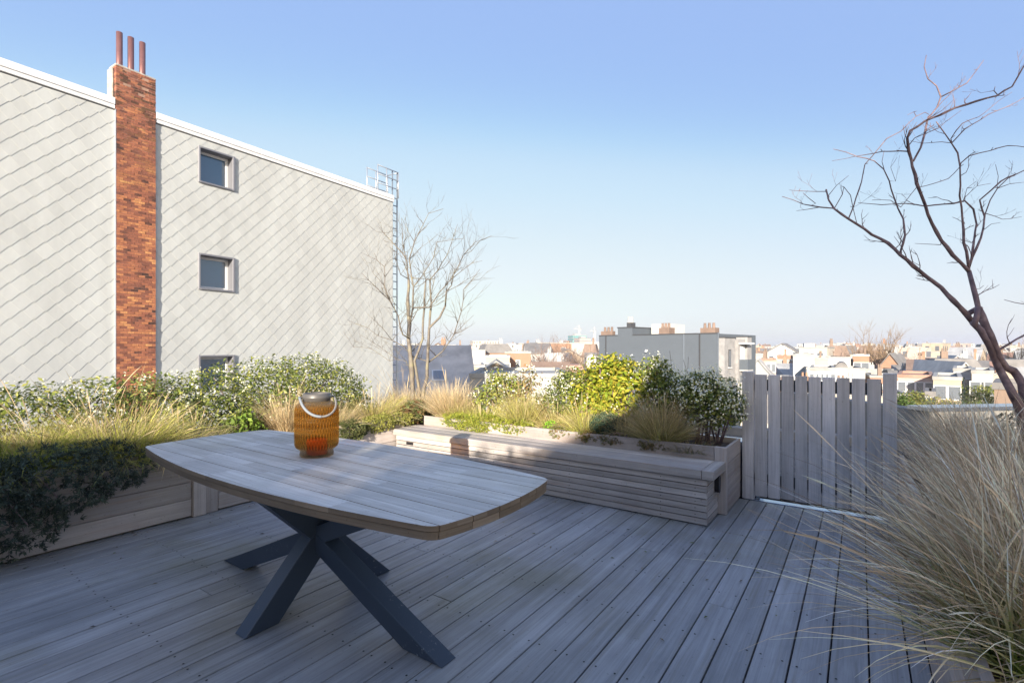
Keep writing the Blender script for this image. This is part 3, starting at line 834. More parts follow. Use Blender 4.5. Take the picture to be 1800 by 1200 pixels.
# chimney materials: one colour per brick
def brick_each():
    m, nt, b = new_mat('loose_orange_brick'); L = nt.links
    a = N(nt, 'ShaderNodeAttribute'); a.attribute_name = 'rnd'
    tc = N(nt, 'ShaderNodeTexCoord'); sep = N(nt, 'ShaderNodeSeparateXYZ'); L.new(tc.outputs['Object'], sep.inputs[0])
    mp = N(nt, 'ShaderNodeMapping'); mp.inputs['Scale'].default_value = (1, 1, 1.7); L.new(tc.outputs['Object'], mp.inputs[0])
    n1 = N(nt, 'ShaderNodeTexNoise', Scale=1.7, Detail=5.0, Roughness=.65); L.new(mp.outputs[0], n1.inputs['Vector'])
    n2 = N(nt, 'ShaderNodeTexNoise', Scale=30.0, Detail=4.0, Roughness=.7); L.new(tc.outputs['Object'], n2.inputs['Vector'])
    f = mth(nt, 'ADD', mth(nt, 'MULTIPLY', a.outputs['Fac'], .75), mth(nt, 'MULTIPLY_ADD', n1.outputs[0], 1.1, -.45), clamp=True)
    rp = ramp(nt, [(.0,(.07,.035,.028)), (.2,(.23,.085,.055)), (.5,(.36,.13,.072)), (.78,(.48,.19,.085)), (1.0,(.68,.34,.13))]); L.new(f, rp.inputs[0])
    hi = N(nt, 'ShaderNodeMapRange'); L.new(sep.outputs['Z'], hi.inputs[0]); hi.inputs[1].default_value = 4.6-ZB; hi.inputs[2].default_value = 7.0-ZB
    n3 = N(nt, 'ShaderNodeTexNoise', Scale=2.2, Detail=6.0, Roughness=.7); L.new(mp.outputs[0], n3.inputs['Vector'])
    dd = mth(nt, 'ADD', n3.outputs[0], mth(nt, 'MULTIPLY_ADD', a.outputs['Fac'], .22, -.11))
    dm = ramp(nt, [(.50,(0,0,0)),(.58,(1,1,1))]); L.new(dd, dm.inputs[0])
    df = mth(nt, 'MULTIPLY', mth(nt, 'MULTIPLY', dm.outputs[0], hi.outputs[0]), .88)
    c = mixc(nt, 'MIX', df, rp.outputs[0], (.05,.028,.022))
    sp = ramp(nt, [(.35,(.75,.75,.75)),(.65,(1.1,1.1,1.1))]); L.new(n2.outputs[0], sp.inputs[0])
    c = mixc(nt, 'MULTIPLY', 1.0, c, sp.outputs[0])
    L.new(c, b.inputs['Base Color']); b.inputs['Roughness'].default_value = .88
    bp = N(nt, 'ShaderNodeBump', Strength=.5, Distance=.006); L.new(n2.outputs[0], bp.inputs['Height']); L.new(bp.outputs[0], b.inputs['Normal'])
    return m
M['brick_each'] = brick_each()
rr = [rg.random() for _ in range(len(ch.rnd)//5)]
ch.rnd = [rr[i//5] for i in range(len(ch.rnd))]
cho = ch.build('chimney', M['brick_each'], hs)
mb = MB(); mb.box(sc0[0]+.006, sc0[1]-.006, -.050, .306, 0, zl(ch_top-.01), .5); mb.build('mortar', simple('old_mortar', (.36,.22,.16), .95, var=.3, vscale=8), cho)
mb = MB(); mb.box(sc0[0]-.045, sc0[0]-.001, .05, .31, zl(HB-.1), zl(ch_top-.03)); mb.box(sc0[0]-.01, sc0[1]+.012, -.045, .31, zl(ch_top-.012), zl(ch_top+.045)); mb.build('cement_cap', M['cement'], cho, bevel=.015)
mb = MB(); mb.box(sc0[0]-.012, sc0[0]-.001, -.06, .0, zl(-3), zl(HB-.25)); mb.build('lead_flashing', M['galv'], cho)
for s, hgt in ((-2.03,.84),(-1.81,.84),(-1.58,.84)):
    mb = MB(); z1 = ch_top+hgt
    mb.lathe([(.062,zl(ch_top)+.02),(.062,zl(z1)),(.055,zl(z1)),(.055,zl(ch_top)+.1)], 20, c=(s,.13)); mb.build('flue_pipe', M['copper'], cho)
# ladder with safety hoop at the far corner
lad = MB(); lx0 = S1+.08
for xx in (lx0, lx0+.24): lad.box(xx-.016, xx+.016, .08, .12, zl(-2.0), zl(HB+.95))
z = -1.8
while z < HB+.2: lad.box(lx0+.017, lx0+.223, .085, .115, zl(z), zl(z+.03)); z += .28
lob = lad.build('ladder', M['galvdark'], hs)
lad = MB()
for (xa, xb, y) in ((lx0-.75, lx0, .05), (lx0-.75, lx0, .60)):
    for zz in (HB+.30, HB+.62, HB+.93): lad.tube([(xa,y,zl(zz)),(xb+.25,y,zl(zz))], .018, 6)
    for xx in (xa, xa+.42, xb+.25): lad.tube([(xx,y,zl(HB-.02)),(xx,y,zl(HB+.95))], .02, 6)
lad.tube([(lx0+.25,.05,zl(HB+.93)),(lx0+.25,.60,zl(HB+.93))], .018, 6)
lad.build('guard_rail', M['galv'], lob)

# ------------------------------------------------------------------ own building: lower floors, roofs, the rooftop house that shades the deck
ob = empty('apartment_building', W(0, 2, -14), A_U, 'plastered apartment building carrying the terrace, its rooftop storey standing behind the viewer', 'building')
def ol(u, v, z): return (u, v-2, z+14)
mb = MB(); mb.box(-9, 5.25, -2-1.9, 5.95-2, 0, 14-.16, .5); mb.build('lower_floors', M['house'], ob)
mb = MB(); mb.box(5.255, 8.6, -2-1.9, 5.6-2, 9, 14-.03, .5); mb.build('gravel_roof', M['gravel'], ob)
mb = MB(); mb.box(8.605, 8.85, -2-1.9, 5.6-2, 9, 14+.10, .5); mb.build('roof_kerb', M['concrete'], ob, bevel=.01)
mb = MB(); mb.box(5.03, 5.25, .75-2, 5.9-2, 14-.16+.001, 14+.50); mb.build('parapet', M['sill'], ob, bevel=.006)
u0 = -5.0
prof = [(8.5,1.7),(2.45,2.36),(1.2,2.66),(.70,2.745),(-.318,2.715),(-.318,2.20),(-1.95,2.20),(-1.95,3.42),(-2.7,3.85),(-3.1,4.15),(-3.7,5.2),(-6.2,6.4)]  # unseen roof outline, shaped to set where the terrace shade ends
poly = [(8.5,0.0)] + prof + [(-6.2,0.0)]
vs = [ol(u0, p[0], p[1]) for p in poly] + [ol(u0-3.0, p[0], p[1]) for p in poly]; n = len(poly)
mb = MB(); mb.add(vs, [tuple(range(n)), tuple(range(2*n-1,n-1,-1))]+[(i,n+i,n+(i+1)%n,(i+1)%n) for i in range(n)])
mb.build('rooftop_storey', M['house'], ob)
m, nt, b = new_mat('sun_filter'); nt.nodes.remove(b); g_ = N(nt, 'ShaderNodeBsdfTransparent'); g_.inputs[0].default_value = (.52,.49,.45,1); nt.links.new(g_.outputs[0], nt.nodes['Material Output'].inputs[0])
gp = [(-.318,2.205),(-1.945,2.205),(-1.945,3.42),(-1.2,3.00),(-.318,2.715)]  # added unseen pane, lets weakened sun through onto table and bench
vs = [ol(u0-.3, p[0], p[1]) for p in gp] + [ol(u0-.32, p[0], p[1]) for p in gp]; n = len(gp)
mb = MB(); mb.add(vs, [tuple(range(n)), tuple(range(2*n-1,n-1,-1))]+[(i,n+i,n+(i+1)%n,(i+1)%n) for i in range(n)])
mb.build('sun_filter_pane', m, ob)

# unseen shrub, added so that its leaves dapple the light on the bench
ps = empty('dapple_shrub', W(-5.6, -.86, 2.2), A_U, 'added leafy shrub in a square pot, unseen behind the viewer, dappling the bench', 'shrub')
mb = MB(); mb.box(-.2,.2,-.5,.5,0,.42); mb.build('pot', M['house'], ps)
V_, Q_, C_ = leaves(150, [(0,-.30,.72,.16,.25,.22),(0,.15,.66,.16,.28,.18),(0,.38,.60,.14,.16,.14)], .11, LG, np.random.default_rng(77), depth=.9, aspect=.5); np_mesh('foliage', V_, Q_, C_, M['leaf'], ps)

# ------------------------------------------------------------------ camera, light, world
cam_d = bpy.data.cameras.new('camera'); cam = bpy.data.objects.new('camera', cam_d); COL.objects.link(cam)
cam.location = (0, 0, CH); cam.rotation_euler = (R(90), 0, 0)
cam_d.sensor_width = 36; cam_d.lens = F/1800*36; cam_d.shift_y = (HY-600)/1800; cam_d.clip_end = 20000; cam_d.clip_start = .02
scene.camera = cam
EL = 14.5
sd = Vector((.226, .974, 0)).normalized()
sv = Vector((sd.x*math.cos(R(EL)), sd.y*math.cos(R(EL)), -math.sin(R(EL))))
sl = bpy.data.lights.new('sun', 'SUN'); sl.energy = 4.5; sl.angle = R(.5); sl.color = (1.0, .90, .76)
so = bpy.data.objects.new('sun', sl); COL.objects.link(so); so.rotation_euler = sv.to_track_quat('-Z', 'Y').to_euler(); so.location = (-5, -20, 30)
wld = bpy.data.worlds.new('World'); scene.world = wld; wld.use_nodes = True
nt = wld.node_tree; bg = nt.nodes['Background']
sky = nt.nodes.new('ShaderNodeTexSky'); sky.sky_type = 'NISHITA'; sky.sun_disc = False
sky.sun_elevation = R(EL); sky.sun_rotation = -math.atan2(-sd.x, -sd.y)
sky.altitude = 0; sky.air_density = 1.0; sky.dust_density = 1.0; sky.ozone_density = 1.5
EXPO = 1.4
# sky colours rolled off like a camera; overhead tones lifted to fill the shade
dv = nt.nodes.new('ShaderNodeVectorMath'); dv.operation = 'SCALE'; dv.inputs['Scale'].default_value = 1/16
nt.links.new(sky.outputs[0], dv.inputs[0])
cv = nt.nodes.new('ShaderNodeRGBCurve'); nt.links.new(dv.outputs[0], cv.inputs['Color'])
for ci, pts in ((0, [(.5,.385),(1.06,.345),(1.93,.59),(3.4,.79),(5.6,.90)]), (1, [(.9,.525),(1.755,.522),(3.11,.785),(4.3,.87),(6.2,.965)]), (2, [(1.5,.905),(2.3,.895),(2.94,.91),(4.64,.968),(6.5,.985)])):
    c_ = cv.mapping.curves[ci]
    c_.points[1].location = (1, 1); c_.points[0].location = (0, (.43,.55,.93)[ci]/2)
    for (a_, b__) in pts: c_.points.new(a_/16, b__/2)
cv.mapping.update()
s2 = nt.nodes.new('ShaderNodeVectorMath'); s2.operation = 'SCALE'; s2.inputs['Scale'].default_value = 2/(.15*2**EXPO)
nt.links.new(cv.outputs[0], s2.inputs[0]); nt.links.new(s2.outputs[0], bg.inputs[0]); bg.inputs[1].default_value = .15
vs_ = scene.view_settings
vs_.view_transform = 'Standard'; vs_.look = 'None'; vs_.exposure = EXPO; vs_.gamma = 1
scene.render.resolution_x = 1024; scene.render.resolution_y = 682
scene.cycles.transparent_max_bounces = 16
# ------------------------------------------------------------------ plants of the terrace
def v_at(px, u):
    k = (px-CX)/F; return u*(Ux-k*Uy)/(-Vx+k*Vy)
def u_at(px, v):
    k = (px-CX)/F; return v*(k*Vy-Vx)/(Ux-k*Uy)
AZV = A_U+math.pi/2                       # direction of +v (to the left over the deck)

def grass_tuft(name, cat, label, u, v, H, spread, n, base, tip, z=.49, lean=(.05,.7), curve=(.2,1.1), w=.0045, stalks=0, stalk_h=None, stalk_cols=None, az=None, az_spread=1.0, seed=0, group=None, seg=5, tipt=1.0, slean=(.02,.45), scurve=(.1,.6), plume=.30):
    rng = np.random.default_rng(100+seed)
    e = empty(name, W(u, v, z), A_U, label, cat, group)
    a = None if az is None else az-A_U
    V_, Q_, C_ = blades(n, spread, (H*.7, H*1.25), lean, curve, w, base, tip, rng, seg=seg, az=a, az_spread=az_spread, z0=-.02, tipt=tipt)
    k_ = 2*(seg+1); f_ = np.repeat(.55+.9*rng.random((n,1))**1.3, k_, 0); C_ = np.clip(C_*f_, 0, .9)
    np_mesh('blades', V_, Q_, C_, M['blade'], e)
    if stalks:
        sh = stalk_h or (H*1.2, H*1.6)
        V_, Q_, C_ = blades(stalks, spread*.7, sh, slean, scurve, .0035, stalk_cols or TAN, stalk_cols or TAN, rng, seg=9, az=a, az_spread=az_spread, z0=-.02, plume=plume, wob=.05)
        np_mesh('seed_stalks', V_, Q_, C_, M['blade'], e)
    return e
def shrub(name, cat, label, u, v, blobs, n, size, cols, seed, flowers=0, z=.49, stems=5, depth=.5, fsize=.0085, fcols=FW, aspect=.42, rough=.16, flowers_per=5, group=None):
    """blobs are (du, dv, dz above soil, ru, rv, rz)"""
    rng = np.random.default_rng(500+seed)
    e = empty(name, W(u, v, z), A_U, label, cat, group)
    V_, Q_, C_ = leaves(n, blobs, size, cols, rng, depth=depth, aspect=aspect, rough=rough)
    np_mesh('foliage', V_, Q_, C_, M['leaf'], e)
    if flowers:
        V_, Q_, C_ = florets(flowers, blobs, rng, fsize, fcols, per=flowers_per, rough=rough)
        tag(np_mesh('flowers', V_, Q_, C_, M['flower'], e), kind='stuff')
    if stems:
        mb = MB(); rg = random.Random(seed)
        for b in blobs:
            for k in range(stems):
                p0 = Vector((b[0]*.6+rg.uniform(-.04,.04), b[1]*.6+rg.uniform(-.04,.04), -.02)); p2 = Vector((b[0]+rg.uniform(-.7,.7)*b[3], b[1]+rg.uniform(-.7,.7)*b[4], b[2]+rg.uniform(.1,.7)*b[5]))
                p1 = (p0+p2)/2+Vector((rg.uniform(-.05,.05), rg.uniform(-.05,.05), .05))
                mb.tube([p0, p1, p2], [.010,.007,.003], 5)
        mb.build('stems', M['bark_red'], e)
    return e

# --- left planter
hb = [(-.75,0,.27,.36,.40,.36),(-.35,.05,.29,.36,.40,.36),(.05,-.02,.27,.36,.40,.36),(.45,.03,.28,.36,.40,.36),(.8,0,.28,.34,.40,.36),(-1.15,0,.26,.4,.4,.38)]
shrub('flowering_hedge', 'hedge', 'low dark green hedge with white blossom, in front of the brick chimney foot', 1.05, 5.36, hb, 9500, .042, LG+LD, 1, flowers=150, stems=2)
hb = [(-.95,0,.24,.36,.42,.40),(-.5,.05,.30,.42,.45,.44),(0,0,.34,.44,.48,.46),(.45,.02,.38,.42,.48,.45),(.82,.0,.30,.36,.42,.40),(.1,-.25,.2,.5,.35,.3),(-.6,-.2,.18,.45,.35,.3),(1.0,-.1,.12,.22,.32,.30)]
shrub('flowering_hedge', 'hedge', 'tall rounded green hedge full of white blossom, under the lowest window', 3.02, 5.34, hb, 15000, .042, LG+LG+LD+[(.16,.20,.05)], 2, flowers=340, stems=2)
# white blossom bank and small leafy plant at the hedge foot
shrub('leafy_plant', 'plant', 'small light green leafy plant at the foot of the tall hedge, above the table edge', u_at(428,4.85), 4.85, [(0,0,.1,.2,.16,.16)], 420, .055, [(.14,.22,.03),(.22,.30,.05)], 3, stems=3)
grass_tuft('grass_tuft', 'grass', 'bright green drooping grass at the left photo edge, above the dark cushion shrub', .86, 4.74, .44, .24, 3000, GRN, GRN+YEL+YEL, lean=(.1,1.1), curve=(.4,1.4), seed=1, w=.0055)
grass_tuft('grass_tuft', 'grass', 'large yellow green grass mound with tall tan stalks, in front of the brick chimney', 1.46, 4.80, .50, .32, 5200, GRN+YEL, YEL+YEL+TAN, lean=(.1,1.2), curve=(.3,1.3), stalks=100, stalk_h=(.5,.92), seed=2, w=.005, slean=(.05,.9), scurve=(.1,.7))
grass_tuft('grass_tuft', 'grass', 'straw coloured grass with arching stalks between the bright green grass and the yellow green mound', 1.12, 4.98, .44, .20, 2200, YEL+TAN, TAN, lean=(.05,1.0), curve=(.3,1.3), stalks=80, stalk_h=(.5,.85), seed=3, slean=(.05,1.0), scurve=(.2,1.0))
grass_tuft('grass_tuft', 'grass', 'pale straw grass drooping over the planter boards left of the table end', 1.80, 4.58, .34, .16, 1500, TAN+YEL, TAN, lean=(.3,1.3), curve=(.6,1.7), stalks=46, stalk_h=(.4,.62), az=AZV+math.pi, az_spread=.9, seed=4, slean=(.5,1.3), scurve=(.8,1.7))
grass_tuft('grass_tuft', 'grass', 'tan feathery grass tuft behind the amber lantern', u_at(505,4.82), 4.82, .46, .13, 2200, TAN, TAN+[(.60,.48,.30)], lean=(.02,.7), curve=(.1,.9), stalks=70, stalk_h=(.5,.72), seed=5)
grass_tuft('grass_tuft', 'grass', 'wide flopping pale yellow grass right of the lantern, beside the hedge', u_at(655,4.85), 4.85, .42, .26, 3400, YEL+TAN, TAN+YEL, lean=(.2,1.2), curve=(.4,1.4), stalks=40, stalk_h=(.4,.6), seed=6)
grass_tuft('grass_tuft', 'grass', 'loose straw grass growing around the stems of the bare corner tree', u_at(712,5.1), 5.1, .42, .22, 1500, TAN+YEL, TAN, lean=(.05,.8), curve=(.2,1.0), stalks=50, stalk_h=(.5,.85), seed=7)
def cushion(label, u, v, blobs, n, L, w, cols, seed, z=.49, name='cushion_shrub', cat='shrub', per=9):
    rng = np.random.default_rng(900+seed)
    e = empty(name, W(u, v, z), A_U, label, cat)
    p, d = cloud_points(n, blobs, rng, .35, .1, .16)
    P = np.repeat(p, per, 0); D = np.repeat(d, per, 0); m = len(P)
    dirs = unit(D*.75 + rng.normal(0,.75,(m,3))); nrm = unit(np.cross(dirs, rng.normal(0,1,(m,3)))) ; sd_ = np.cross(nrm, dirs)
    l = (L*(.6+.7*rng.random(m)))[:,None]; ww = w
    V_ = np.stack([P, P+dirs*l*.5+sd_*ww*.5, P+dirs*l, P+dirs*l*.5-sd_*ww*.5],1).reshape(-1,3)
    C_ = np.repeat(np.repeat(pick(cols, n, rng), per, 0)*(.8+.4*rng.random((m,1))), 4, 0)
    np_mesh('foliage', V_, np.arange(m*4).reshape(-1,4), C_, M['leaf'], e)
    mb = MB(); rg = random.Random(seed)
    for b in blobs:
        for k in range(5):
            q = Vector((b[0]+rg.uniform(-.8,.8)*b[3], b[1]+rg.uniform(-.8,.8)*b[4], b[2]+rg.uniform(-.5,.8)*b[5]))
            mb.tube([Vector((b[0]*.5, max(b[1]*.4,.0), 0)), (q+Vector((b[0]*.5,0,.12)))*.5, q], [.007,.005,.0025], 5)
    mb.build('stems', M['bark_red'], e)
    return e
DK = [(.04,.058,.045),(.06,.08,.058),(.085,.10,.07),(.03,.042,.036)]
cushion('dark grey green cushion shrub spilling over the planter boards down to the deck', .74, 4.50,
        [(-.55,-.10,-.02,.34,.26,.28),(-.15,-.12,-.06,.36,.28,.30),(.28,-.12,.0,.34,.26,.24),(.55,-.10,.03,.26,.20,.18),(-.45,-.16,-.26,.26,.14,.2),(.05,-.16,-.22,.28,.14,.2),(-.8,-.1,-.1,.3,.22,.3)], 3600, .034, .0075, DK, 1, per=11)
cushion('low green and rusty cushion plant at the foot of the bare corner tree', u_at(718,4.55), 4.55, [(0,0,.06,.22,.16,.12),(.22,.05,.08,.22,.18,.14)], 1500, .03, .008, [(.07,.10,.03),(.13,.15,.05),(.20,.10,.05)], 2)
cushion('dull olive ground cover beside the amber lantern, on the left planter rim', u_at(608,4.52), 4.52, [(0,-.05,-.0,.2,.13,.10)], 800, .028, .008, [(.08,.10,.035),(.13,.13,.05)], 3)

# --- back planter
def bk(px, u): return u, v_at(px, u)
u, v = bk(792, 4.70); grass_tuft('grass_tuft', 'grass', 'dense round pale tan grass tuft right of the bare corner tree', u, v, .50, .13, 3600, TAN+[(.58,.44,.28)], TAN+[(.62,.50,.33)], lean=(.02,.95), curve=(.05,.55), w=.0038, stalks=60, stalk_h=(.55,.75), seed=11)
u, v = bk(878, 4.76); shrub('small_shrub', 'shrub', 'loose yellow green shrub with small blossom, right of the round tan grass tuft', u, v, [(0,-.02,.32,.22,.24,.24),(.02,.2,.25,.2,.2,.2),(0,-.22,.34,.18,.17,.24),(0,.02,.50,.15,.14,.13)], 2300, .045, [(.15,.19,.03),(.24,.26,.05),(.09,.13,.03),(.28,.24,.07)], 12, flowers=70, depth=.75)
u, v = bk(925, 4.82); shrub('small_shrub', 'shrub', 'sparse rusty shrub with pale blossom behind the upright green grass', u, v, [(0,0,.45,.16,.18,.22),(0,.12,.3,.18,.16,.2)], 800, .042, [(.20,.14,.06),(.12,.13,.04),(.28,.18,.08)], 13, flowers=60, depth=.8)
u, v = bk(922, 4.62); grass_tuft('grass_tuft', 'grass', 'upright green and straw grass tuft in the middle of the back planter', u, v, .46, .14, 2600, GRN+YEL, YEL+TAN, lean=(.02,.8), curve=(.05,.7), stalks=40, stalk_h=(.5,.7), seed=14)
cushion('yellow green creeping ground cover hanging over the rim behind the bench lid', 4.44, v_at(855,4.44), [(0,-.38,.03,.12,.26,.09),(0,0,.04,.13,.28,.10),(-.02,.36,.03,.12,.26,.09),(-.06,.15,-.02,.08,.25,.07)], 3200, .018, .006, [(.22,.25,.03),(.30,.30,.05),(.16,.20,.03)], 4)
u, v = bk(1000, 4.78); shrub('flowering_shrub', 'shrub', 'dark green shrub with white blossom, left of the yellow leaved shrub', u, v, [(0,0,.34,.24,.26,.28),(0,.18,.26,.22,.22,.24),(.02,-.05,.52,.18,.2,.16)], 3000, .04, LD+LG, 15, flowers=110, depth=.6)
u, v = bk(1072, 4.80); shrub('yellow_shrub', 'shrub', 'bright yellow green leafy shrub, tallest in the back planter', u, v, [(0,.14,.38,.28,.30,.36),(0,-.16,.42,.28,.30,.38),(.02,0,.56,.24,.28,.26),(-.05,.1,.22,.24,.34,.22)], 5600, .05, LY+LY+[(.10,.15,.02)], 16, flowers=70, depth=.6, aspect=.5)
u, v = bk(1163, 4.82); shrub('flowering_shrub', 'shrub', 'upright green shrub with cream blossom between the yellow shrub and the rounded shrub', u, v, [(0,0,.40,.22,.24,.36),(0,.08,.60,.16,.15,.2),(0,-.16,.32,.2,.18,.3)], 3600, .042, LG+[(.14,.18,.04)], 17, flowers=180, depth=.6)
u, v = bk(1246, 4.72); shrub('flowering_shrub', 'shrub', 'rounded shrub with dense white blossom on a bare foot, nearest the wooden gate', u, v, [(0,0,.42,.24,.26,.25),(.03,-.10,.34,.20,.2,.2),(-.02,.13,.46,.2,.18,.2)], 4200, .04, LD+LG, 18, flowers=430, depth=.6)
u, v = bk(1030, 4.55); grass_tuft('grass_tuft', 'grass', 'straw and green grass tuft in front of the yellow leaved shrub', u, v, .36, .10, 1800, GRN+YEL, TAN+YEL, lean=(.05,.95), curve=(.1,.9), stalks=24, seed=19)
u, v = bk(1066, 4.54); cushion('small blue green cushion shrub between two straw grass tufts', u, v, [(0,0,.10,.15,.17,.13)], 1300, .03, .007, [(.05,.085,.05),(.07,.11,.065),(.04,.06,.04)], 5)
u, v = bk(1160, 4.56); grass_tuft('grass_tuft', 'grass', 'big spiky straw and green grass tuft in front of the cream blossom shrub', u, v, .48, .11, 3400, GRN+YEL+[(.16,.20,.05)], TAN+[(.36,.26,.15)], lean=(.02,1.05), curve=(.05,.7), w=.0045, stalks=60, stalk_h=(.48,.62), seed=20)
u, v = bk(968, 4.47); shrub('leafy_plant', 'plant', 'tiny bright green leafy plant at the rim behind the bench lid', u, v, [(0,0,.06,.07,.09,.07)], 320, .028, [(.16,.34,.02),(.22,.40,.03)], 21, stems=2)
u, v = bk(1215, 4.50); grass_tuft('grass_tuft', 'grass', 'short withered grass lying on the soil under the rounded blossom shrub', u, v, .16, .16, 700, [(.16,.14,.07),(.10,.13,.06)], [(.26,.20,.12)], lean=(.5,1.4), curve=(.2,.8), seed=22)
for k, (px, hh) in enumerate(((1192,.86),(1204,.80),(1232,.78))):
    u, v = bk(px, 4.80); mb = MB(); rg = random.Random(k+2); lean_ = (-.05,.02,-.10)[k]
    pts = [Vector((0, -lean_*t*(1+.6*t), -.02+hh*t+.015*math.sin(t*7+k))) for t in [i/8 for i in range(9)]]
    mb.tube(pts, [.004-.0022*i/8 for i in range(9)], 5)
    if k != 1: mb.tube([pts[5], pts[5]+Vector((0,.05,.09)), pts[5]+Vector((0,.055,.16))], [.0025,.002,.001], 4)
    o = mb.build('dry_stalk', M['bark_pale'], None, W(u, v, .49), A_U)
    tag(o, ('dry bare stalk above the cream blossom shrub, the most tilted of three', 'straight thin dry bare stalk in the middle of the three', 'dry forked bare stalk nearest the dark seam of the grey block')[k], 'stalk', 'dry stalks above the shrubs')

fill = [(815,4.62,.34,.14,1300,GRN+YEL,TAN+YEL,'loose straw grass between the tan tuft and the yellow green shrub'),
        (850,4.50,.24,.12,900,YEL+TAN,YEL,'short yellow grass behind the creeping ground cover'),
        (975,4.66,.36,.12,1300,YEL+TAN,TAN+YEL,'straw grass tuft left of the dark green blossom shrub foot'),
        (1095,4.62,.32,.12,1200,GRN+YEL,TAN,'green straw grass at the foot of the yellow leaved shrub'),
        (752,4.80,.36,.14,1300,YEL+TAN,TAN,'straw grass between the bare corner tree and the tan tuft')]
for k, (px, uu, H, spd, n, b_, t_, lb) in enumerate(fill):
    u, v = bk(px, uu); grass_tuft('grass_tuft', 'grass', lb, u, v, H, spd, n, b_, t_, lean=(.05,1.1), curve=(.1,1.0), stalks=24, seed=60+k)
u, v = bk(1010, 4.45); cushion('rusty green creeping plant on the rim, right of the tiny bright green plant', u, v, [(0,-.16,.02,.10,.18,.07),(0,.14,.03,.10,.18,.08)], 1300, .02, .0065, [(.17,.16,.05),(.24,.15,.07),(.13,.16,.04)], 6)
u, v = bk(1110, 4.43); cushion('brown withered ground cover on the rim below the big spiky grass', u, v, [(0,-.2,.0,.08,.22,.05),(0,.2,.01,.08,.2,.06)], 1100, .02, .006, [(.15,.12,.06),(.20,.15,.08),(.12,.13,.05)], 7)
cushion('yellow green creeping plant on the left planter rim, below the flopping pale grass', u_at(665,4.47), 4.50, [(0,-.03,.03,.26,.12,.09),(.35,.0,.03,.2,.12,.08)], 1500, .022, .007, [(.24,.25,.05),(.32,.30,.08),(.18,.19,.05)], 8)
u = u_at(590, 4.7); grass_tuft('grass_tuft', 'grass', 'short pale grass hidden behind the lantern, left of the flopping grass', u, 4.7, .34, .16, 1300, YEL+TAN, TAN, lean=(.1,1.1), curve=(.2,1.1), stalks=20, seed=70)
u = u_at(330, 4.72); grass_tuft('grass_tuft', 'grass', 'pale straw grass between the yellow green mound and the light green leafy plant', u, 4.72, .34, .2, 1700, YEL+TAN, TAN+YEL, lean=(.2,1.2), curve=(.3,1.3), stalks=30, seed=71)

# --- right planter: fountain grasses
RB = [(.17,.25,.035),(.26,.34,.05),(.10,.16,.03),(.30,.30,.09)]
RT = [(.54,.42,.28),(.64,.52,.36),(.32,.22,.14),(.50,.40,.30),(.78,.68,.52),(.22,.155,.10)]
rg_ = 'fountain grasses in the right planter'
lab = ['nearest fountain grass at the bottom right corner, green at its heart, arching over the deck',
       'second fountain grass from the bottom right corner, leaning over the deck',
       'fountain grass clump beside the planter front, third from the bottom right corner',
       'fountain grass clump in front of the gate, fourth from the bottom right corner',
       'fountain grass clump touching the right gate post',
       'fountain grass clump at the right photo edge, directly below the tree trunk',
       'fountain grass clump behind the front row, below the concrete parapet',
       'farthest short fountain grass clump, just right of the gate post']
spots = [(1.98,-.42,.70,1500),(2.38,-.48,.64,1300),(2.88,-.56,.58,1300),(3.42,-.58,.54,1300),(4.15,-.60,.55,1400),(3.3,-1.0,.66,1200),(4.05,-1.0,.62,1300),(4.75,-.62,.56,1400)]
for k, (u, v, H, n) in enumerate(spots):
    grass_tuft('fountain_grass', 'grass', lab[k], u, v, H, .16, n, RB if k < 5 else RB[1:]+RT[:1], RT, z=.50, lean=(.02,(1.2,1.05,.85,.75,.65,.9,.7,.65)[k]), curve=(.05,(1.1,1.0,.8,.7,.65,.8,.65,.6)[k]), w=.0060, stalks=(70,54,50,50,44,36,36,30)[k], stalk_h=(H*1.0,H*1.38), stalk_cols=RT, az=AZV+.2, az_spread=1.25, seed=30+k, group=rg_, seg=7, tipt=.72, slean=(.1,1.0), scurve=(.2,.95), plume=.22)
shrub('dark_shrub', 'shrub', 'dark twiggy evergreen shrub at the right photo edge, under the leaning tree', 4.85, -1.0, [(0,0,.22,.3,.3,.26),(-.3,-.1,.15,.25,.25,.22)], 2600, .032, [(.03,.045,.03),(.045,.06,.04),(.06,.07,.05)], 40)

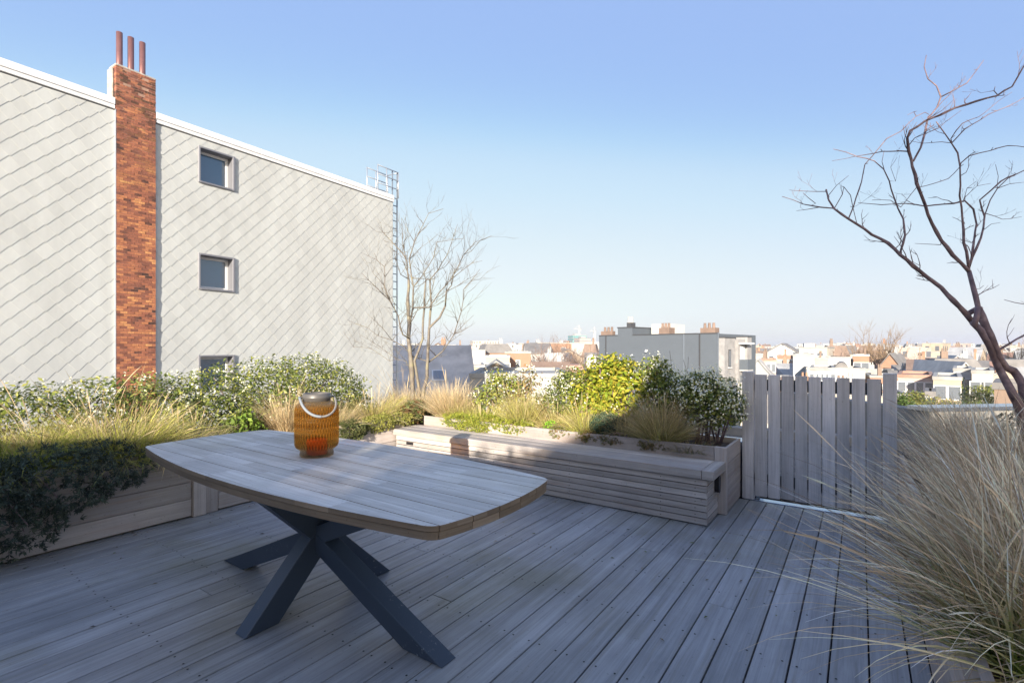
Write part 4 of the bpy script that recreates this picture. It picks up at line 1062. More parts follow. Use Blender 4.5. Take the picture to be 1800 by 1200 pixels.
# ------------------------------------------------------------------ bare trees on the terrace
def traced_tree(e, lines, conv, depth0, mat, seed, wander=.35, rmin=.0022, twigs=0, twig_len=(.05,.2), part='branch', kink=.004, budn=0, rscale=1.0, tries=1):
    """lines: (points in photo coords, r0, r1); each limb gets its own distance, wandering away from its parent"""
    rg = random.Random(seed); placed = []; mb = MB(); inv = e.matrix_basis.inverted()
    allp = []
    for pts, r0, r1 in lines:
        P2 = [conv(*p) for p in pts]
        d = depth0; best = 1e9
        for (q, dq) in placed:
            dd = (q[0]-P2[0][0])**2+(q[1]-P2[0][1])**2
            if dd < best: best = dd; d = dq
        slope = rg.uniform(-wander, wander); Ls = 0
        if 0 < best < 35**2:
            near = min(placed, key=lambda e_: (e_[0][0]-P2[0][0])**2+(e_[0][1]-P2[0][1])**2)
            P2 = [near[0]] + P2
        out = []; n = len(P2)
        # smooth resample
        for i in range(n):
            if i:
                seg = math.dist(P2[i], P2[i-1]); m = max(1, int(seg/14))
                for k in range(1, m+1):
                    t = k/m; x = P2[i-1][0]*(1-t)+P2[i][0]*t; y = P2[i-1][1]*(1-t)+P2[i][1]*t
                    Ls += seg/m
                    dep = d + slope*(Ls/200) + .03*math.sin(Ls*.05+seed)
                    placed.append(((x,y),dep)); out.append(at(x,y,dep))
            else:
                placed.append((tuple(P2[0]), d)); out.append(at(P2[0][0], P2[0][1], d))
        m = len(out); rad = []
        for i in range(m):
            t = i/max(1,m-1); r = max(rmin, (r0*(1-t)+r1*t)); 
            if rg.random() < .25: r *= 1.22
            rad.append(r)
            if 0 < i < m-1: out[i] = out[i]+Vector((rg.uniform(-kink,kink), rg.uniform(-kink,kink), rg.uniform(-kink,kink)))
        loc = [inv @ p for p in out]
        rad = [x*rscale for x in rad]; mb.tube(loc, rad, 7 if r0 > .008 else 5)
        allp.append((loc, rad))
    # spurs and twigs
    for (loc, rad) in allp:
        for i in range(1, len(loc)-1):
            if rg.random() < budn:
                dvec = Vector((rg.uniform(-1,1), rg.uniform(-1,1), rg.uniform(-.2,1))).normalized()
                l = rg.uniform(.012,.03); mb.tube([loc[i], loc[i]+dvec*l], [max(.0022,rad[i]*.45), .0018], 4)
            for _t in range(tries):
                if rg.random() >= twigs: continue
                p = loc[i]; dvec = ((loc[i+1]-loc[i]).normalized()*.6 + Vector((rg.uniform(-1,1), rg.uniform(-1,1), rg.uniform(-.2,1)))).normalized()
                l = rg.uniform(*twig_len); q = [p]
                for s in range(4):
                    dvec = (dvec+Vector((rg.uniform(-.45,.45), rg.uniform(-.45,.45), rg.uniform(-.25,.45)))).normalized(); q.append(q[-1]+dvec*l/4)
                r = min(rad[i]*.6, .0038); mb.tube(q, [r, r*.8, r*.6, r*.5, .0010], 4)
                for s in (1, 2, 3):
                    if rg.random() < .75:
                        d2 = (dvec+Vector((rg.uniform(-1,1), rg.uniform(-1,1), rg.uniform(-.3,.9)))).normalized()
                        mb.tube([q[s], q[s]+d2*l*.2, q[s]+d2*l*.36+Vector((0,0,l*.04))], [r*.6, r*.4, .0009], 4)
    mb.build(part, mat, e)

c6 = lambda x, y: (1300+x/2.4, 60+y/2.4)
TZ = 3.4; bx = at(1812, 836, TZ)
rt = empty('bare_tree', (bx.x, bx.y, .50), 0, 'large leafless red brown tree leaning in from the right edge over the grasses', 'tree')
px_r = TZ/F/2.4            # one c6 unit in metres
trunk = [([(1228,1862),(1200,1680),(1178,1560),(1142,1498),(1092,1404),(1056,1318),(1020,1250),(984,1217)], .046, .020),
         ([(1236,1862),(1222,1600),(1193,1476),(1157,1418),(1121,1404),(1092,1361),(1070,1303),(1042,1238),(1022,1190),(1005,1152)], .036, .027),
         ([(990,1230),(1000,1190),(1005,1152)], .024, .020)]
TL = [([(984,1217),(930,1150),(850,1070),(760,1000),(680,930),(625,880),(560,845),(490,800),(430,760),(400,735),(375,700),(365,655)], .026, .008),
 ([(400,735),(340,730),(270,715),(180,685)], .007, .003), ([(340,730),(240,745)], .004, .002), ([(365,665),(290,662),(210,658)], .005, .002),
 ([(375,680),(410,640),(460,597)], .005, .002), ([(320,715),(290,690),(268,670)], .004, .002), ([(405,730),(430,680),(440,645),(470,680),(478,730),(495,800)], .005, .003),
 ([(465,770),(490,690),(515,620),(530,550),(560,515),(620,440),(680,410),(745,345),(780,330),(800,340)], .007, .003), ([(745,345),(735,330),(708,342)], .003, .002),
 ([(680,915),(700,850),(690,780),(650,690),(630,620),(610,570),(570,535),(500,515),(450,500),(395,485)], .011, .003), ([(610,570),(600,540),(610,490)], .004, .002), ([(630,620),(660,622),(640,560),(665,520)], .003, .0015),
 ([(1005,1152),(985,1060),(968,1000)], .030, .022),
 ([(968,1000),(900,930),(850,870),(810,800),(780,720),(750,630),(730,560),(712,495),(708,440),(720,410),(780,370),(850,340),(910,310),(1000,285),(1090,258),(1150,220),(1200,135),(1240,90)], .018, .006),
 ([(712,495),(600,497),(520,510),(450,525),(390,535)], .007, .002), ([(730,535),(765,480),(780,420),(795,360),(835,310),(850,265),(830,220),(795,190),(780,140),(788,90)], .011, .004),
 ([(850,265),(900,240),(960,205),(1000,150),(1030,110)], .007, .003), ([(835,310),(880,260),(925,205)], .004, .002), ([(715,470),(740,440),(840,395),(935,322)], .005, .002),
 ([(700,430),(690,385)], .004, .002), ([(905,315),(910,290),(900,255)], .004, .002), ([(850,890),(800,885),(740,883)], .005, .002), ([(1090,258),(1075,240),(1055,243)], .004,.002),
 ([(968,1000),(965,950),(945,880),(940,780),(930,680),(930,560),(920,500),(895,460),(870,420),(830,370)], .013, .005),
 ([(895,460),(950,400),(1050,340),(1120,310),(1200,270),(1260,240)], .006, .003), ([(895,460),(850,457),(770,460),(720,450)], .004, .002), ([(935,545),(970,515),(1060,490),(1130,470),(1200,475),(1250,460)], .006, .003),
 ([(890,440),(940,375),(1010,350),(1090,285),(1150,245)], .005, .002), ([(930,560),(880,610),(850,620),(745,650),(680,730)], .004, .003),
 ([(968,985),(985,900),(1000,800),(985,740),(950,705),(900,715),(780,725),(700,715),(600,720),(500,712)], .012, .003), ([(680,730),(640,700),(560,700)], .003, .002),
 ([(968,985),(1000,900),(1030,820),(1035,770),(1015,700),(1060,660),(1100,620),(1200,575),(1260,560)], .012, .005), ([(1035,760),(1060,700),(1090,650),(1130,610),(1200,575)], .007, .004),
 ([(950,690),(1000,640),(1060,630)], .004, .002), ([(1025,830),(1060,800),(1100,795)], .004, .002), ([(1040,755),(1110,782),(1190,770)], .004, .002), ([(1090,650),(1140,630),(1200,625)], .004, .002), ([(1085,640),(1090,600),(1080,550)], .004, .002),
 ([(980,880),(950,870),(930,870)], .004,.002), ([(950,800),(920,780),(898,772)], .004,.002), ([(945,710),(960,650),(1000,620)], .004,.002),
 ([(1080,1340),(1200,1270),(1300,1190),(1250,1145),(1210,1140),(1160,1133),(1117,1120)], .012, .003), ([(990,1075),(1015,1075),(1030,1060)], .004, .002)]
traced_tree(rt, trunk, c6, TZ, M['bark_red'], 4, wander=.05, part='trunk', budn=.05, kink=.003, rscale=.80)
# one mesh for all the limbs; start from the trunk's distance
traced_tree(rt, TL, c6, TZ, M['bark_red'], 9, wander=.22, rmin=.0019, twigs=.26, twig_len=(.05,.20), part='branches', budn=.20, kink=.003, rscale=.62)

c5 = lambda x, y: (600+x/2.79, 290+y/2.79)
TZ2 = 6.72; bx = at(736, 727, TZ2)
ct = empty('multi_stem_tree', (bx.x, bx.y, .49), 0, 'pale leafless multi-stemmed tree in the planter corner, in front of the ladder', 'tree')
stems_ = [([(352,1215),(350,1130),(345,1020),(340,920),(330,850),(335,780),(325,680),(330,560)], .050, .022),
 ([(385,1215),(380,1080),(360,960),(400,850),(405,700),(415,560)], .034, .013), ([(388,1215),(395,1140),(420,1040),(425,900),(430,800),(480,750),(510,690)], .040, .018), ([(428,900),(430,820),(440,680),(435,560)], .022, .014)]
br_ = [([(330,560),(320,470),(300,430),(260,390),(180,300)], .018, .004), ([(335,780),(350,700),(355,600),(340,510),(330,460),(360,380),(400,290),(430,240),(500,215)], .020, .004),
 ([(415,560),(400,490),(370,440)], .011, .004), ([(510,690),(515,620),(540,590),(560,480)], .014, .004), ([(435,560),(470,520),(520,440),(550,350),(570,290)], .012, .003),
 ([(430,965),(500,910),(550,830),(590,720),(600,610),(640,570),(680,510)], .016, .004), ([(330,850),(300,830),(280,740),(240,670),(170,600),(100,530)], .018, .004), ([(350,940),(310,890),(250,860),(180,840),(130,800),(30,760)], .012, .003),
 ([(240,670),(215,600),(210,500),(170,465),(100,430)], .012, .003), ([(430,700),(480,630),(540,560),(600,440),(660,380),(740,345)], .014, .003), ([(345,1020),(320,960),(270,950),(200,900),(90,830)], .009, .003), ([(335,780),(370,710),(425,680)], .010, .005),
 ([(350,600),(400,540),(450,450),(470,380),(600,360)], .010, .003), ([(320,470),(300,380),(295,260)], .010, .003), ([(360,380),(330,330),(310,280)], .008, .003), ([(540,560),(590,520),(640,480),(690,470)], .008, .003), ([(330,560),(290,540),(270,470),(250,400)], .010,.003),
 ([(515,620),(560,600),(620,560),(680,530)], .008, .003), ([(600,440),(640,420),(680,370),(730,350)], .007, .003), ([(555,830),(600,780),(650,735)], .007, .003), ([(550,830),(590,820),(630,790)], .006, .003), ([(405,700),(440,640),(455,560),(450,480)], .009, .003), ([(250,860),(200,800),(130,730)], .007, .003), ([(240,960),(150,900),(60,890),(10,820)], .006, .003), ([(425,900),(460,850),(500,830)], .008, .003), ([(340,920),(375,880),(400,850)], .008, .005)]
traced_tree(ct, stems_, c5, TZ2, M['bark_pale'], 12, wander=.1, part='trunk', kink=.006, rscale=.72)
traced_tree(ct, br_, c5, TZ2, M['bark_pale'], 15, wander=.9, rmin=.0028, twigs=1.0, twig_len=(.14,.50), part='branches', kink=.008, rscale=.62, tries=2)

# a little litter blown against the planters
rng = np.random.default_rng(5); n = 170
uu = np.where(rng.random(n)<.5, rng.uniform(.6,4.0,n), rng.uniform(2.5,4.9,n)); vv = np.where(rng.random(n)<.45, 4.43-rng.exponential(.10,n), rng.uniform(-.2,4.3,n))
cx_ = uu*Ux+vv*Vx; cy_ = uu*Uy+vv*Vy; a_ = rng.random(n)*6.28; l_ = rng.uniform(.006,.020,n); w_ = l_*rng.uniform(.2,.5,n); zz = .004+rng.random(n)*.003
V_ = np.stack([np.stack([cx_+l_*np.cos(a_)*p-w_*np.sin(a_)*q, cy_+l_*np.sin(a_)*p+w_*np.cos(a_)*q, zz+.004*abs(q)], 1) for p, q in ((-1,0),(0,-1),(1,0),(0,1))], 1).reshape(-1,3)
C_ = np.repeat(pick([(.05,.04,.03),(.12,.09,.05),(.10,.12,.03),(.28,.22,.14)], n, rng), 4, 0)
tag(np_mesh('leaf_litter', V_, np.arange(n*4).reshape(-1,4), C_, M['leaf']), kind='stuff')

# ------------------------------------------------------------------ the city beyond the terrace
ZG = -14.0
mb = MB(); mb.add([(-9000,-9000,0),(9000,-9000,0),(9000,9000,0),(-9000,9000,0)], [(0,1,2,3)])
o = mb.build('ground', simple('city_ground', (.24,.21,.18), .95, var=.4, vscale=.05), None, (0,0,ZG)); tag(o, kind='structure')
M['haze'] = None

CW = {'white':(.76,.74,.71),'cream':(.72,.65,.55),'pale grey':(.55,.55,.54),'beige':(.62,.54,.45),'orange brick':(.50,.29,.19),'brown brick':(.34,.24,.18),'pink':(.66,.52,.46),'sandy':(.66,.53,.39)}
CR = {'pale slate':(.50,.455,.41),'dark slate':(.24,.225,.215),'red tiled':(.44,.26,.19),'flat grey':(.40,.39,.37),'zinc':(.47,.465,.455),'brown tiled':(.26,.18,.14)}
def wall_mat(name, col):
    m, nt, b = new_mat(name+' wall'); L = nt.links
    tc = N(nt, 'ShaderNodeTexCoord')
    n = N(nt, 'ShaderNodeTexNoise', Scale=.5, Detail=6.0, Roughness=.7); L.new(tc.outputs['Object'], n.inputs['Vector'])
    rp = ramp(nt, [(.3, tuple(c*.80 for c in col)), (.7, tuple(min(.85,c*1.1) for c in col))]); L.new(n.outputs[0], rp.inputs[0])
    L.new(rp.outputs[0], b.inputs['Base Color']); b.inputs['Roughness'].default_value = .85
    return m
CW = {k: tuple(x*.66 for x in c) for k, c in CW.items()}
for k, c in CW.items(): M['w_'+k] = wall_mat(k, c)
def win_wall_mat(name, col):
    """far facade: rows of window openings drawn as the surface pattern"""
    m, nt, b = new_mat(name+' far facade'); L = nt.links
    uv = N(nt, 'ShaderNodeUVMap'); uv.uv_map = 'UVMap'
    sep = N(nt, 'ShaderNodeSeparateXYZ'); L.new(uv.outputs[0], sep.inputs[0])
    fx = mth(nt, 'FRACT', mth(nt, 'MULTIPLY', sep.outputs['X'], 1/2.3)); fz = mth(nt, 'FRACT', mth(nt, 'MULTIPLY', sep.outputs['Y'], 1/3.0))
    a = mth(nt, 'MULTIPLY', mth(nt, 'GREATER_THAN', fx, .32), mth(nt, 'LESS_THAN', fx, .72))
    c_ = mth(nt, 'MULTIPLY', mth(nt, 'GREATER_THAN', fz, .3), mth(nt, 'LESS_THAN', fz, .78))
    wv = N(nt, 'ShaderNodeTexWhiteNoise'); wv.noise_dimensions = '2D'
    cb = N(nt, 'ShaderNodeCombineXYZ'); L.new(mth(nt, 'FLOOR', mth(nt, 'MULTIPLY', sep.outputs['X'], 1/2.3)), cb.inputs[0]); L.new(mth(nt, 'FLOOR', mth(nt, 'MULTIPLY', sep.outputs['Y'], 1/3.0)), cb.inputs[1]); L.new(cb.outputs[0], wv.inputs['Vector'])
    f = mth(nt, 'MULTIPLY', mth(nt, 'MULTIPLY', a, c_), mth(nt, 'GREATER_THAN', wv.outputs['Value'], .25))
    n = N(nt, 'ShaderNodeTexNoise', Scale=.3, Detail=5.0); L.new(uv.outputs[0], n.inputs['Vector'])
    rp = ramp(nt, [(.3, tuple(c*.8 for c in col)), (.7, tuple(min(.85,c*1.1) for c in col))]); L.new(n.outputs[0], rp.inputs[0])
    L.new(mixc(nt, 'MIX', f, rp.outputs[0], (.10,.105,.12)), b.inputs['Base Color']); b.inputs['Roughness'].default_value = .8
    return m
for k, c in CW.items(): M['f_'+k] = win_wall_mat(k, c)
CR = {k: (c if k == 'pale slate' else tuple(x*.75 for x in c)) for k, c in CR.items()}
for k, c in CR.items(): M['r_'+k] = simple(k+' roof', c, .75, var=.25, vscale=.8)
def wallq(mb, x0, x1, y0, y1, z0, z1, rnd):
    """box whose UVs are metres along each face"""
    vs = [(x0,y0,z0),(x1,y0,z0),(x1,y1,z0),(x0,y1,z0),(x0,y0,z1),(x1,y0,z1),(x1,y1,z1),(x0,y1,z1)]
    o_ = math.floor(rnd*40)*2.3
    fs = [(0,1,5,4),(1,2,6,5),(2,3,7,6),(3,0,4,7),(4,5,6,7)]; uvs=[]
    for k, f in enumerate(fs):
        if k == 4: uvs.append([(.1+o_, .1)]*4)
        else: uvs.append([((vs[i][0]-x0) if k in (0,2) else (vs[i][1]-y0), vs[i][2]-z1) for i in f]); uvs[-1] = [(p[0]+o_, p[1]) for p in uvs[-1]]
    mb.add(vs, fs, rnd, 0, uvs)
CITY = []
def building(px0, px1, ytop, Z, wall, roof='flat grey', shape='flat', label=None, cat='house', depth=9.0, rz=0.0, wins=None, far=False, seed=0, chim=1, group=None, name='city_house', rh=None):
    rg = random.Random(seed*7+int(px0))
    xc = ((px0+px1)/2-CX)/F*Z; th = math.atan2(xc, Z); w = (px1-px0)/F*Z*math.cos(th); ztop = CH-(ytop-HY)/F*Z
    e = empty(name, (xc+math.sin(th)*depth/2, Z+math.cos(th)*depth/2, ZG), rz-th, label, cat, group)
    H = ztop-ZG
    rh = rh if rh is not None else {'flat':0,'gable':min(3.6,w*.34),'ridge':3.0,'mansard':2.8,'barrel':2.4}[shape]
    zw = H-rh; y0, y1 = -depth/2, depth/2; x0, x1 = -w/2, w/2
    wm = M[('f_' if far else 'w_')+wall]; rm = M['r_'+roof]
    mb = MB(); wallq(mb, x0, x1, y0, y1, 0, zw, rg.random())
    if shape == 'gable':
        for yy in (y0, y1): mb.add([(x0,yy,zw),(x1,yy,zw),(0,yy,H-.05)], [(0,1,2)])
    if shape in ('ridge',):
        for xx in (x0, x1): mb.add([(xx,y0,zw),(xx,y1,zw),(xx,0,H-.05)], [(0,1,2)])
    mb.build('wall', wm, e)
    mb = MB(); t = .18; ov = .25
    if shape == 'flat':
        mb.box(x0+.25, x1-.25, y0+.25, y1-.25, zw+.002, zw+.05); 
        for (a,b_,c,d) in ((x0-.06,x1+.06,y0-.06,y0+.22),(x0-.06,x1+.06,y1-.22,y1+.06),(x0-.06,x0+.22,y0+.221,y1-.221),(x1-.22,x1+.06,y0+.221,y1-.221)): mb.box(a,b_,c,d,zw+.003,zw+.28)
    elif shape == 'gable':
        for s in (-1,1):
            xa = (x0-ov) if s<0 else (x1+ov); za = zw-ov*rh/(w/2)
            vs = [(xa,y0-ov,za),(xa,y1+ov,za),(0,y1+ov,H),(0,y0-ov,H)]; vs += [(p[0],p[1],p[2]+t) for p in vs]
            mb.add(vs, [(0,3,2,1),(4,5,6,7),(0,1,5,4),(1,2,6,5),(2,3,7,6),(3,0,4,7)])
    elif shape == 'ridge':
        for s in (-1,1):
            ya = (y0-ov) if s<0 else (y1+ov); za = zw-ov*rh/(depth/2)
            vs = [(x0-.1,ya,za),(x1+.1,ya,za),(x1+.1,0,H),(x0-.1,0,H)]; vs += [(p[0],p[1],p[2]+t) for p in vs]
            mb.add(vs, [(0,3,2,1),(4,5,6,7),(0,1,5,4),(1,2,6,5),(2,3,7,6),(3,0,4,7)])
    elif shape == 'mansard':
        q = min(1.1, w*.16); vs = [(x0-.1,y0-.1,zw),(x1+.1,y0-.1,zw),(x1+.1,y1+.1,zw),(x0-.1,y1+.1,zw),(x0+q,y0+q,H),(x1-q,y0+q,H),(x1-q,y1-q,H),(x0+q,y1-q,H)]
        mb.add(vs, [(0,1,5,4),(1,2,6,5),(2,3,7,6),(3,0,4,7),(4,5,6,7)])
    elif shape == 'barrel':
        n = 12; vs=[]
        for k in range(n+1):
            an = math.pi*k/n; vs += [(-math.cos(an)*(w/2+.1), y0-.1, zw+math.sin(an)*rh),(-math.cos(an)*(w/2+.1), y1+.1, zw+math.sin(an)*rh)]
        fs = [(2*k,2*k+1,2*k+3,2*k+2) for k in range(n)]+[tuple(2*k for k in range(n,-1,-1)), tuple(2*k+1 for k in range(n+1))]
        mb.add(vs, fs)
    rf = mb.build('roof', rm, e)
    for k in range(chim):
        cx_ = rg.uniform(x0*.8, x1*.8); cw = min(.9, w*.12); mb = MB(); zb = zw+ (0 if shape=='flat' else rh*.35)
        zt = H+rg.uniform(.7,1.3); mb.box(cx_-cw/2, cx_+cw/2, .2, 1.0, zb, zt)
        for q in (-.25,.25): mb.lathe([(.11,zt),(.09,zt+.4),(0,zt+.4)], 6, c=(cx_+q*cw,.6))
        mb.build('chimney', M['w_'+rg.choice(['orange brick','brown brick','pale grey'])], rf)
    if wins:
        cols, rows, ww, wh, top = wins           # rows count down from the eaves
        for r in range(rows):
            for c in range(cols):
                xx = x0+w*(c+.5)/cols; zz = zw-top-r*2.9
                if zz-wh < .3: continue
                mb = MB(); f = .07
                mb.box(xx-ww/2-f, xx+ww/2+f, y0-.05, y0+.02, zz-wh-f, zz-wh); mb.box(xx-ww/2-f, xx+ww/2+f, y0-.05, y0+.02, zz, zz+f)
                mb.box(xx-ww/2-f, xx-ww/2, y0-.05, y0+.02, zz-wh+.001, zz-.001); mb.box(xx+ww/2, xx+ww/2+f, y0-.05, y0+.02, zz-wh+.001, zz-.001)
                wo = mb.build('window', M['frame_white'], e)
                mb = MB(); mb.box(xx-ww/2, xx+ww/2, y0-.02, y0+.02, zz-wh, zz); mb.build('pane', M['farpane'], wo)
    CITY.append((px0, px1, ytop, Z)); return e
B = building
# ---- left of the grey block
e = B(660, 838, 611, 31, 'beige', 'pale slate', 'ridge', 'dark slate roofed building with a skylight, seen behind the bare corner tree', 'building', 9, 0, None, chim=0, rh=3.2, name='slate_roofed_building')
sl_ = math.atan2(3.2, 4.5); sk = MB(); sk.box(-.45,.45,-.55,.55,0,.06); sko = sk.build('skylight', M['frame_white'], e)
sko.location = (.82, -4.5*.62, CH-ZG-3.2*.62+.16); sko.rotation_euler = (sl_, 0, 0)
sk = MB(); sk.box(-.36,.36,-.45,.45,.061,.07); q_ = sk.build('pane', M['farpane'], sko)
B(762, 783, 604, 160, 'white', 'brown tiled', 'mansard', 'white house with steep brown roof, above the slate roof ridge left', 'house', far=True, chim=0)
B(796, 822, 606, 140, 'cream', 'brown tiled', 'gable', 'cream gabled house just above the right end of the slate roof', 'house', chim=1, wins=(3,1,1,1.3,1))
B(828, 874, 599, 420, 'cream', 'flat grey', 'flat', 'wide cream apartment block on the skyline right of the slate roof', 'apartment block', 14, .2, far=True)
B(824, 853, 617, 95, 'white', 'flat grey', 'flat', 'bright blank white house wall beside the right slope of the slate roof', 'house', chim=0)
B(853, 896, 629, 62, 'beige', 'zinc', 'flat', 'beige flat house with small windows left of the orange brick house', 'house', wins=(4,1,.8,.9,.7), chim=0)
B(851, 894, 637, 46, 'sandy', 'flat grey', 'gable', 'sandy gabled house low between shrubs and beige flat house', 'house', chim=0, rh=.75)
B(888, 933, 621, 72, 'orange brick', 'flat grey', 'flat', 'orange brick house wall with one slit window, left of the bare tree clump', 'house', wins=(1,1,.5,2.0,1.0), chim=0)
B(904, 934, 607, 110, 'white', 'zinc', 'flat', 'white house with a row of windows, peeping over the orange brick house', 'house', wins=(5,1,1.0,1.3,.9), chim=1)
B(939, 965, 604, 130, 'white', 'flat grey', 'flat', 'tall white apartment house with many windows, right of the orange brick house', 'apartment block', wins=(3,4,1.2,1.3,.9), chim=0)
B(951, 963, 614, 118, 'orange brick', 'flat grey', 'flat', 'narrow orange brick house in front of the tall white apartment house', 'house', wins=(1,3,1.4,1.3,1.0), chim=0)
B(964, 1022, 607, 210, 'pink', 'flat grey', 'flat', 'long pale pink apartment block behind the bare tree clump', 'apartment block', 12, far=True, chim=2)
B(1028, 1060, 602, 160, 'white', 'flat grey', 'flat', 'white flat roofed office building touching the left edge of the grey block', 'office building', far=True, chim=0)
B(1031, 1048, 621, 80, 'white', 'dark slate', 'gable', 'small white gabled house with dark roof edges, left of the grey block', 'house', chim=0)
B(826, 1000, 664, 30, 'pale grey', 'flat grey', 'flat', 'low grey annex wall just behind the shrubs of the back planter', 'building', chim=0, name='annex')
B(800, 852, 646, 52, 'sandy', 'flat grey', 'flat', 'low sandy house at the foot of the slate roof slope', 'house', chim=0)
B(930, 1003, 640, 60, 'pink', 'brown tiled', 'ridge', 'low pink house with brown roof under the bare tree clump', 'house', chim=1)
# towers
M['teal'] = glass_pane('teal_glass', (.05,.22,.24), .12)
def grid_tower(px0, px1, ytop, Z, mat, label, cat, depth=14, floors=8, bays=6, band=None, name='tower'):
    xc = ((px0+px1)/2-CX)/F*Z; w = (px1-px0)/F*Z; H = CH-(ytop-HY)/F*Z-ZG
    e = empty(name, (xc, Z+depth/2, ZG), .25, label, cat)
    mb = MB(); wallq(mb, -w/2, w/2, -depth/2, depth/2, 0, H, .3); mb.build('facade', mat, e)
    mb = MB(); fh = H/floors
    for k in range(1, floors+1): mb.box(-w/2-.1, w/2+.1, -depth/2-.12, depth/2+.12, k*fh-.5, k*fh)
    mb.build('floor_bands', band or M['w_pale grey'], e)
    mb = MB(); mb.box(-w/4, w/5, -3, 3, H+.001, H+1.6); mb.build('roof_plant', M['w_pale grey'], e); return e
grid_tower(1003, 1029, 589, 520, M['teal'], 'teal glass office tower left of the grey block, under the crane', 'office tower', floors=10)
grid_tower(1015, 1036, 594, 470, M['w_pink'], 'pink banded office tower in front of the teal glass tower', 'office tower', floors=10, band=M['farpane'])
e = empty('round_tower', at(994, 611, 430).xyz.to_2d().to_3d()+Vector((0,0,ZG)), 0, 'dark round office tower left of the teal glass tower', 'office tower')
mb = MB(); Hh = CH+12*430/F-ZG-.7; mb.lathe([(3.9,0),(3.9,Hh),(0,Hh)], 24); mb.build('facade', M['farpane'], e)
mb = MB()
for k in range(4): mb.lathe([(4.0,Hh-3-k*3.2),(4.0,Hh-2.3-k*3.2)], 24)
mb.lathe([(4.2,Hh),(4.2,Hh+.7),(0,Hh+.7)], 24); mb.build('floor_bands', M['w_brown brick'], e)
M['crane'] = simple('crane_steel', (.55,.50,.46), .6)
for (px, yt, x0, x1, Z, lab) in ((1018, 578, -9, 4, 640, 'pale tower crane standing above the teal glass tower'), (1045, 582, -8, 3, 600, 'tower crane with dark mast, left of the grey block')):
    b0 = at(px, HY, Z); e = empty('tower_crane', (b0.x, Z, ZG), .1, lab, 'crane'); H = CH+(HY-yt)*Z/F-ZG; k = Z/F
    mb = MB(); z = 0.0
    for s in (-1,1):
        for q in (-1,1): mb.box(s*.7-.12, s*.7+.12, q*.7-.12, q*.7+.12, 0, H)
    while z < H-1.5: mb.tube([(-.7,-.7,z),(.7,-.7,z+1.5)], .1, 4); mb.tube([(.7,-.7,z),(.7,.7,z+1.5)], .1, 4); z += 1.5
    mb.build('mast', M['crane'], e)
    mb = MB(); mb.tube([(x0*k,0,H),(x1*k,0,H)], .28, 4); mb.tube([(x0*k,0,H),(0,0,H+5),(x1*k,0,H)], .12, 4); mb.tube([(0,0,H-1),(0,0,H+5)], .3, 4); mb.build('jib', M['crane'], e)
    mb = MB(); mb.box(x1*k-3, x1*k-.5, -.8, .8, H-2.4, H-.4); mb.build('counterweight', M['w_pale grey'], e)
def spire(px, ytop, ybase, Z, label, wid=3.0, g=None):
    b0 = at(px, HY, Z); e = empty('church_tower', (b0.x, Z, ZG), .3, label, 'church tower', g)
    zt = CH-(ytop-HY)*Z/F-ZG; zb = CH-(ybase-HY)*Z/F-ZG
    mb = MB(); wallq(mb, -wid*.55, wid*.55, -wid*.55, wid*.55, 0, zb, .2); mb.build('tower', M['w_pale grey'], e)
    mb = MB(); mb.lathe([(wid*.62,zb),(wid*.25,zb+(zt-zb)*.55),(.05,zt)], 8); mb.tube([(0,0,zt-.2),(0,0,zt+wid*.5)], .12, 4); mb.build('spire', M['r_zinc'], e)
spire(1189.5, 572, 589, 950, 'left of the twin church spires rising behind the grey block', 3.4)
spire(1197.5, 572, 589, 950, 'right of the twin church spires rising behind the grey block', 3.4)
spire(1336, 607, 613, 800, 'short church tower on the skyline just right of the grey block', 5)
spire(1472, 600, 613, 850, 'slim church spire on the skyline above the sixth gate board', 4)

# ---- the grey block
A_, B_ = Vector((10.08, 58, 0)), Vector((19.75, 48, 0)); dAB = (A_-B_).normalized(); Lb = (A_-B_).length
ga = math.atan2(dAB.y, dAB.x)
gb = empty('grey_apartment_block', (B_.x, B_.y, ZG), ga, 'large dark grey blank-walled apartment block with balconies at its right end, beyond the gate', 'apartment block')
# local x: from near corner B to A (leftwards), local y: to the left of that -> towards viewer?  flip: inwards = -y
inn = Vector((-dAB.y, dAB.x, 0)); sgn = 1 if inn.dot(Vector((.72,.69,0))) > 0 else -1
def gy(d): return sgn*d
Ht = 2.72-ZG
mb = MB(); mb.box(0, Lb, gy(0), gy(9.5), 0, Ht); mb.box(Lb*.68, Lb*.815, gy(.0)+sgn*.0, gy(5), Ht+.001, Ht+.85); mb.build('wall', M['render'], gb)
mb = MB()
for a, b_ in ((0, Lb*.68-.05), (Lb*.815+.05, Lb)): mb.box(a, b_, gy(-.06), gy(.3), Ht+.001, Ht+.10)
mb.box(Lb*.675, Lb*.82, gy(-.06), gy(5.05), Ht+.852, Ht+.95)
for xx in (Lb*.13, Lb*.93): mb.box(xx-.05, xx+.05, gy(-.09), gy(-.001), 0, Ht)
mb.build('roof_trim', M['darkframe'], gb)
mb = MB(); mb.box(Lb*.245, Lb*.252, gy(-.06), gy(-.001), 0, Ht); mb.box(-.06,.0,gy(-.05),gy(.06),0,Ht+.12); mb.build('downpipe', M['galvdark'], gb)
mb = MB(); mb.box(Lb*.545, Lb*.552, gy(-.3), gy(-.002), Ht-1.75, Ht-1.55); mb.lathe([(.14,Ht-1.8),(.06,Ht-1.55)], 8, c=(Lb*.55, gy(-.25))); mb.build('wall_lamp', M['frame_white'], gb)
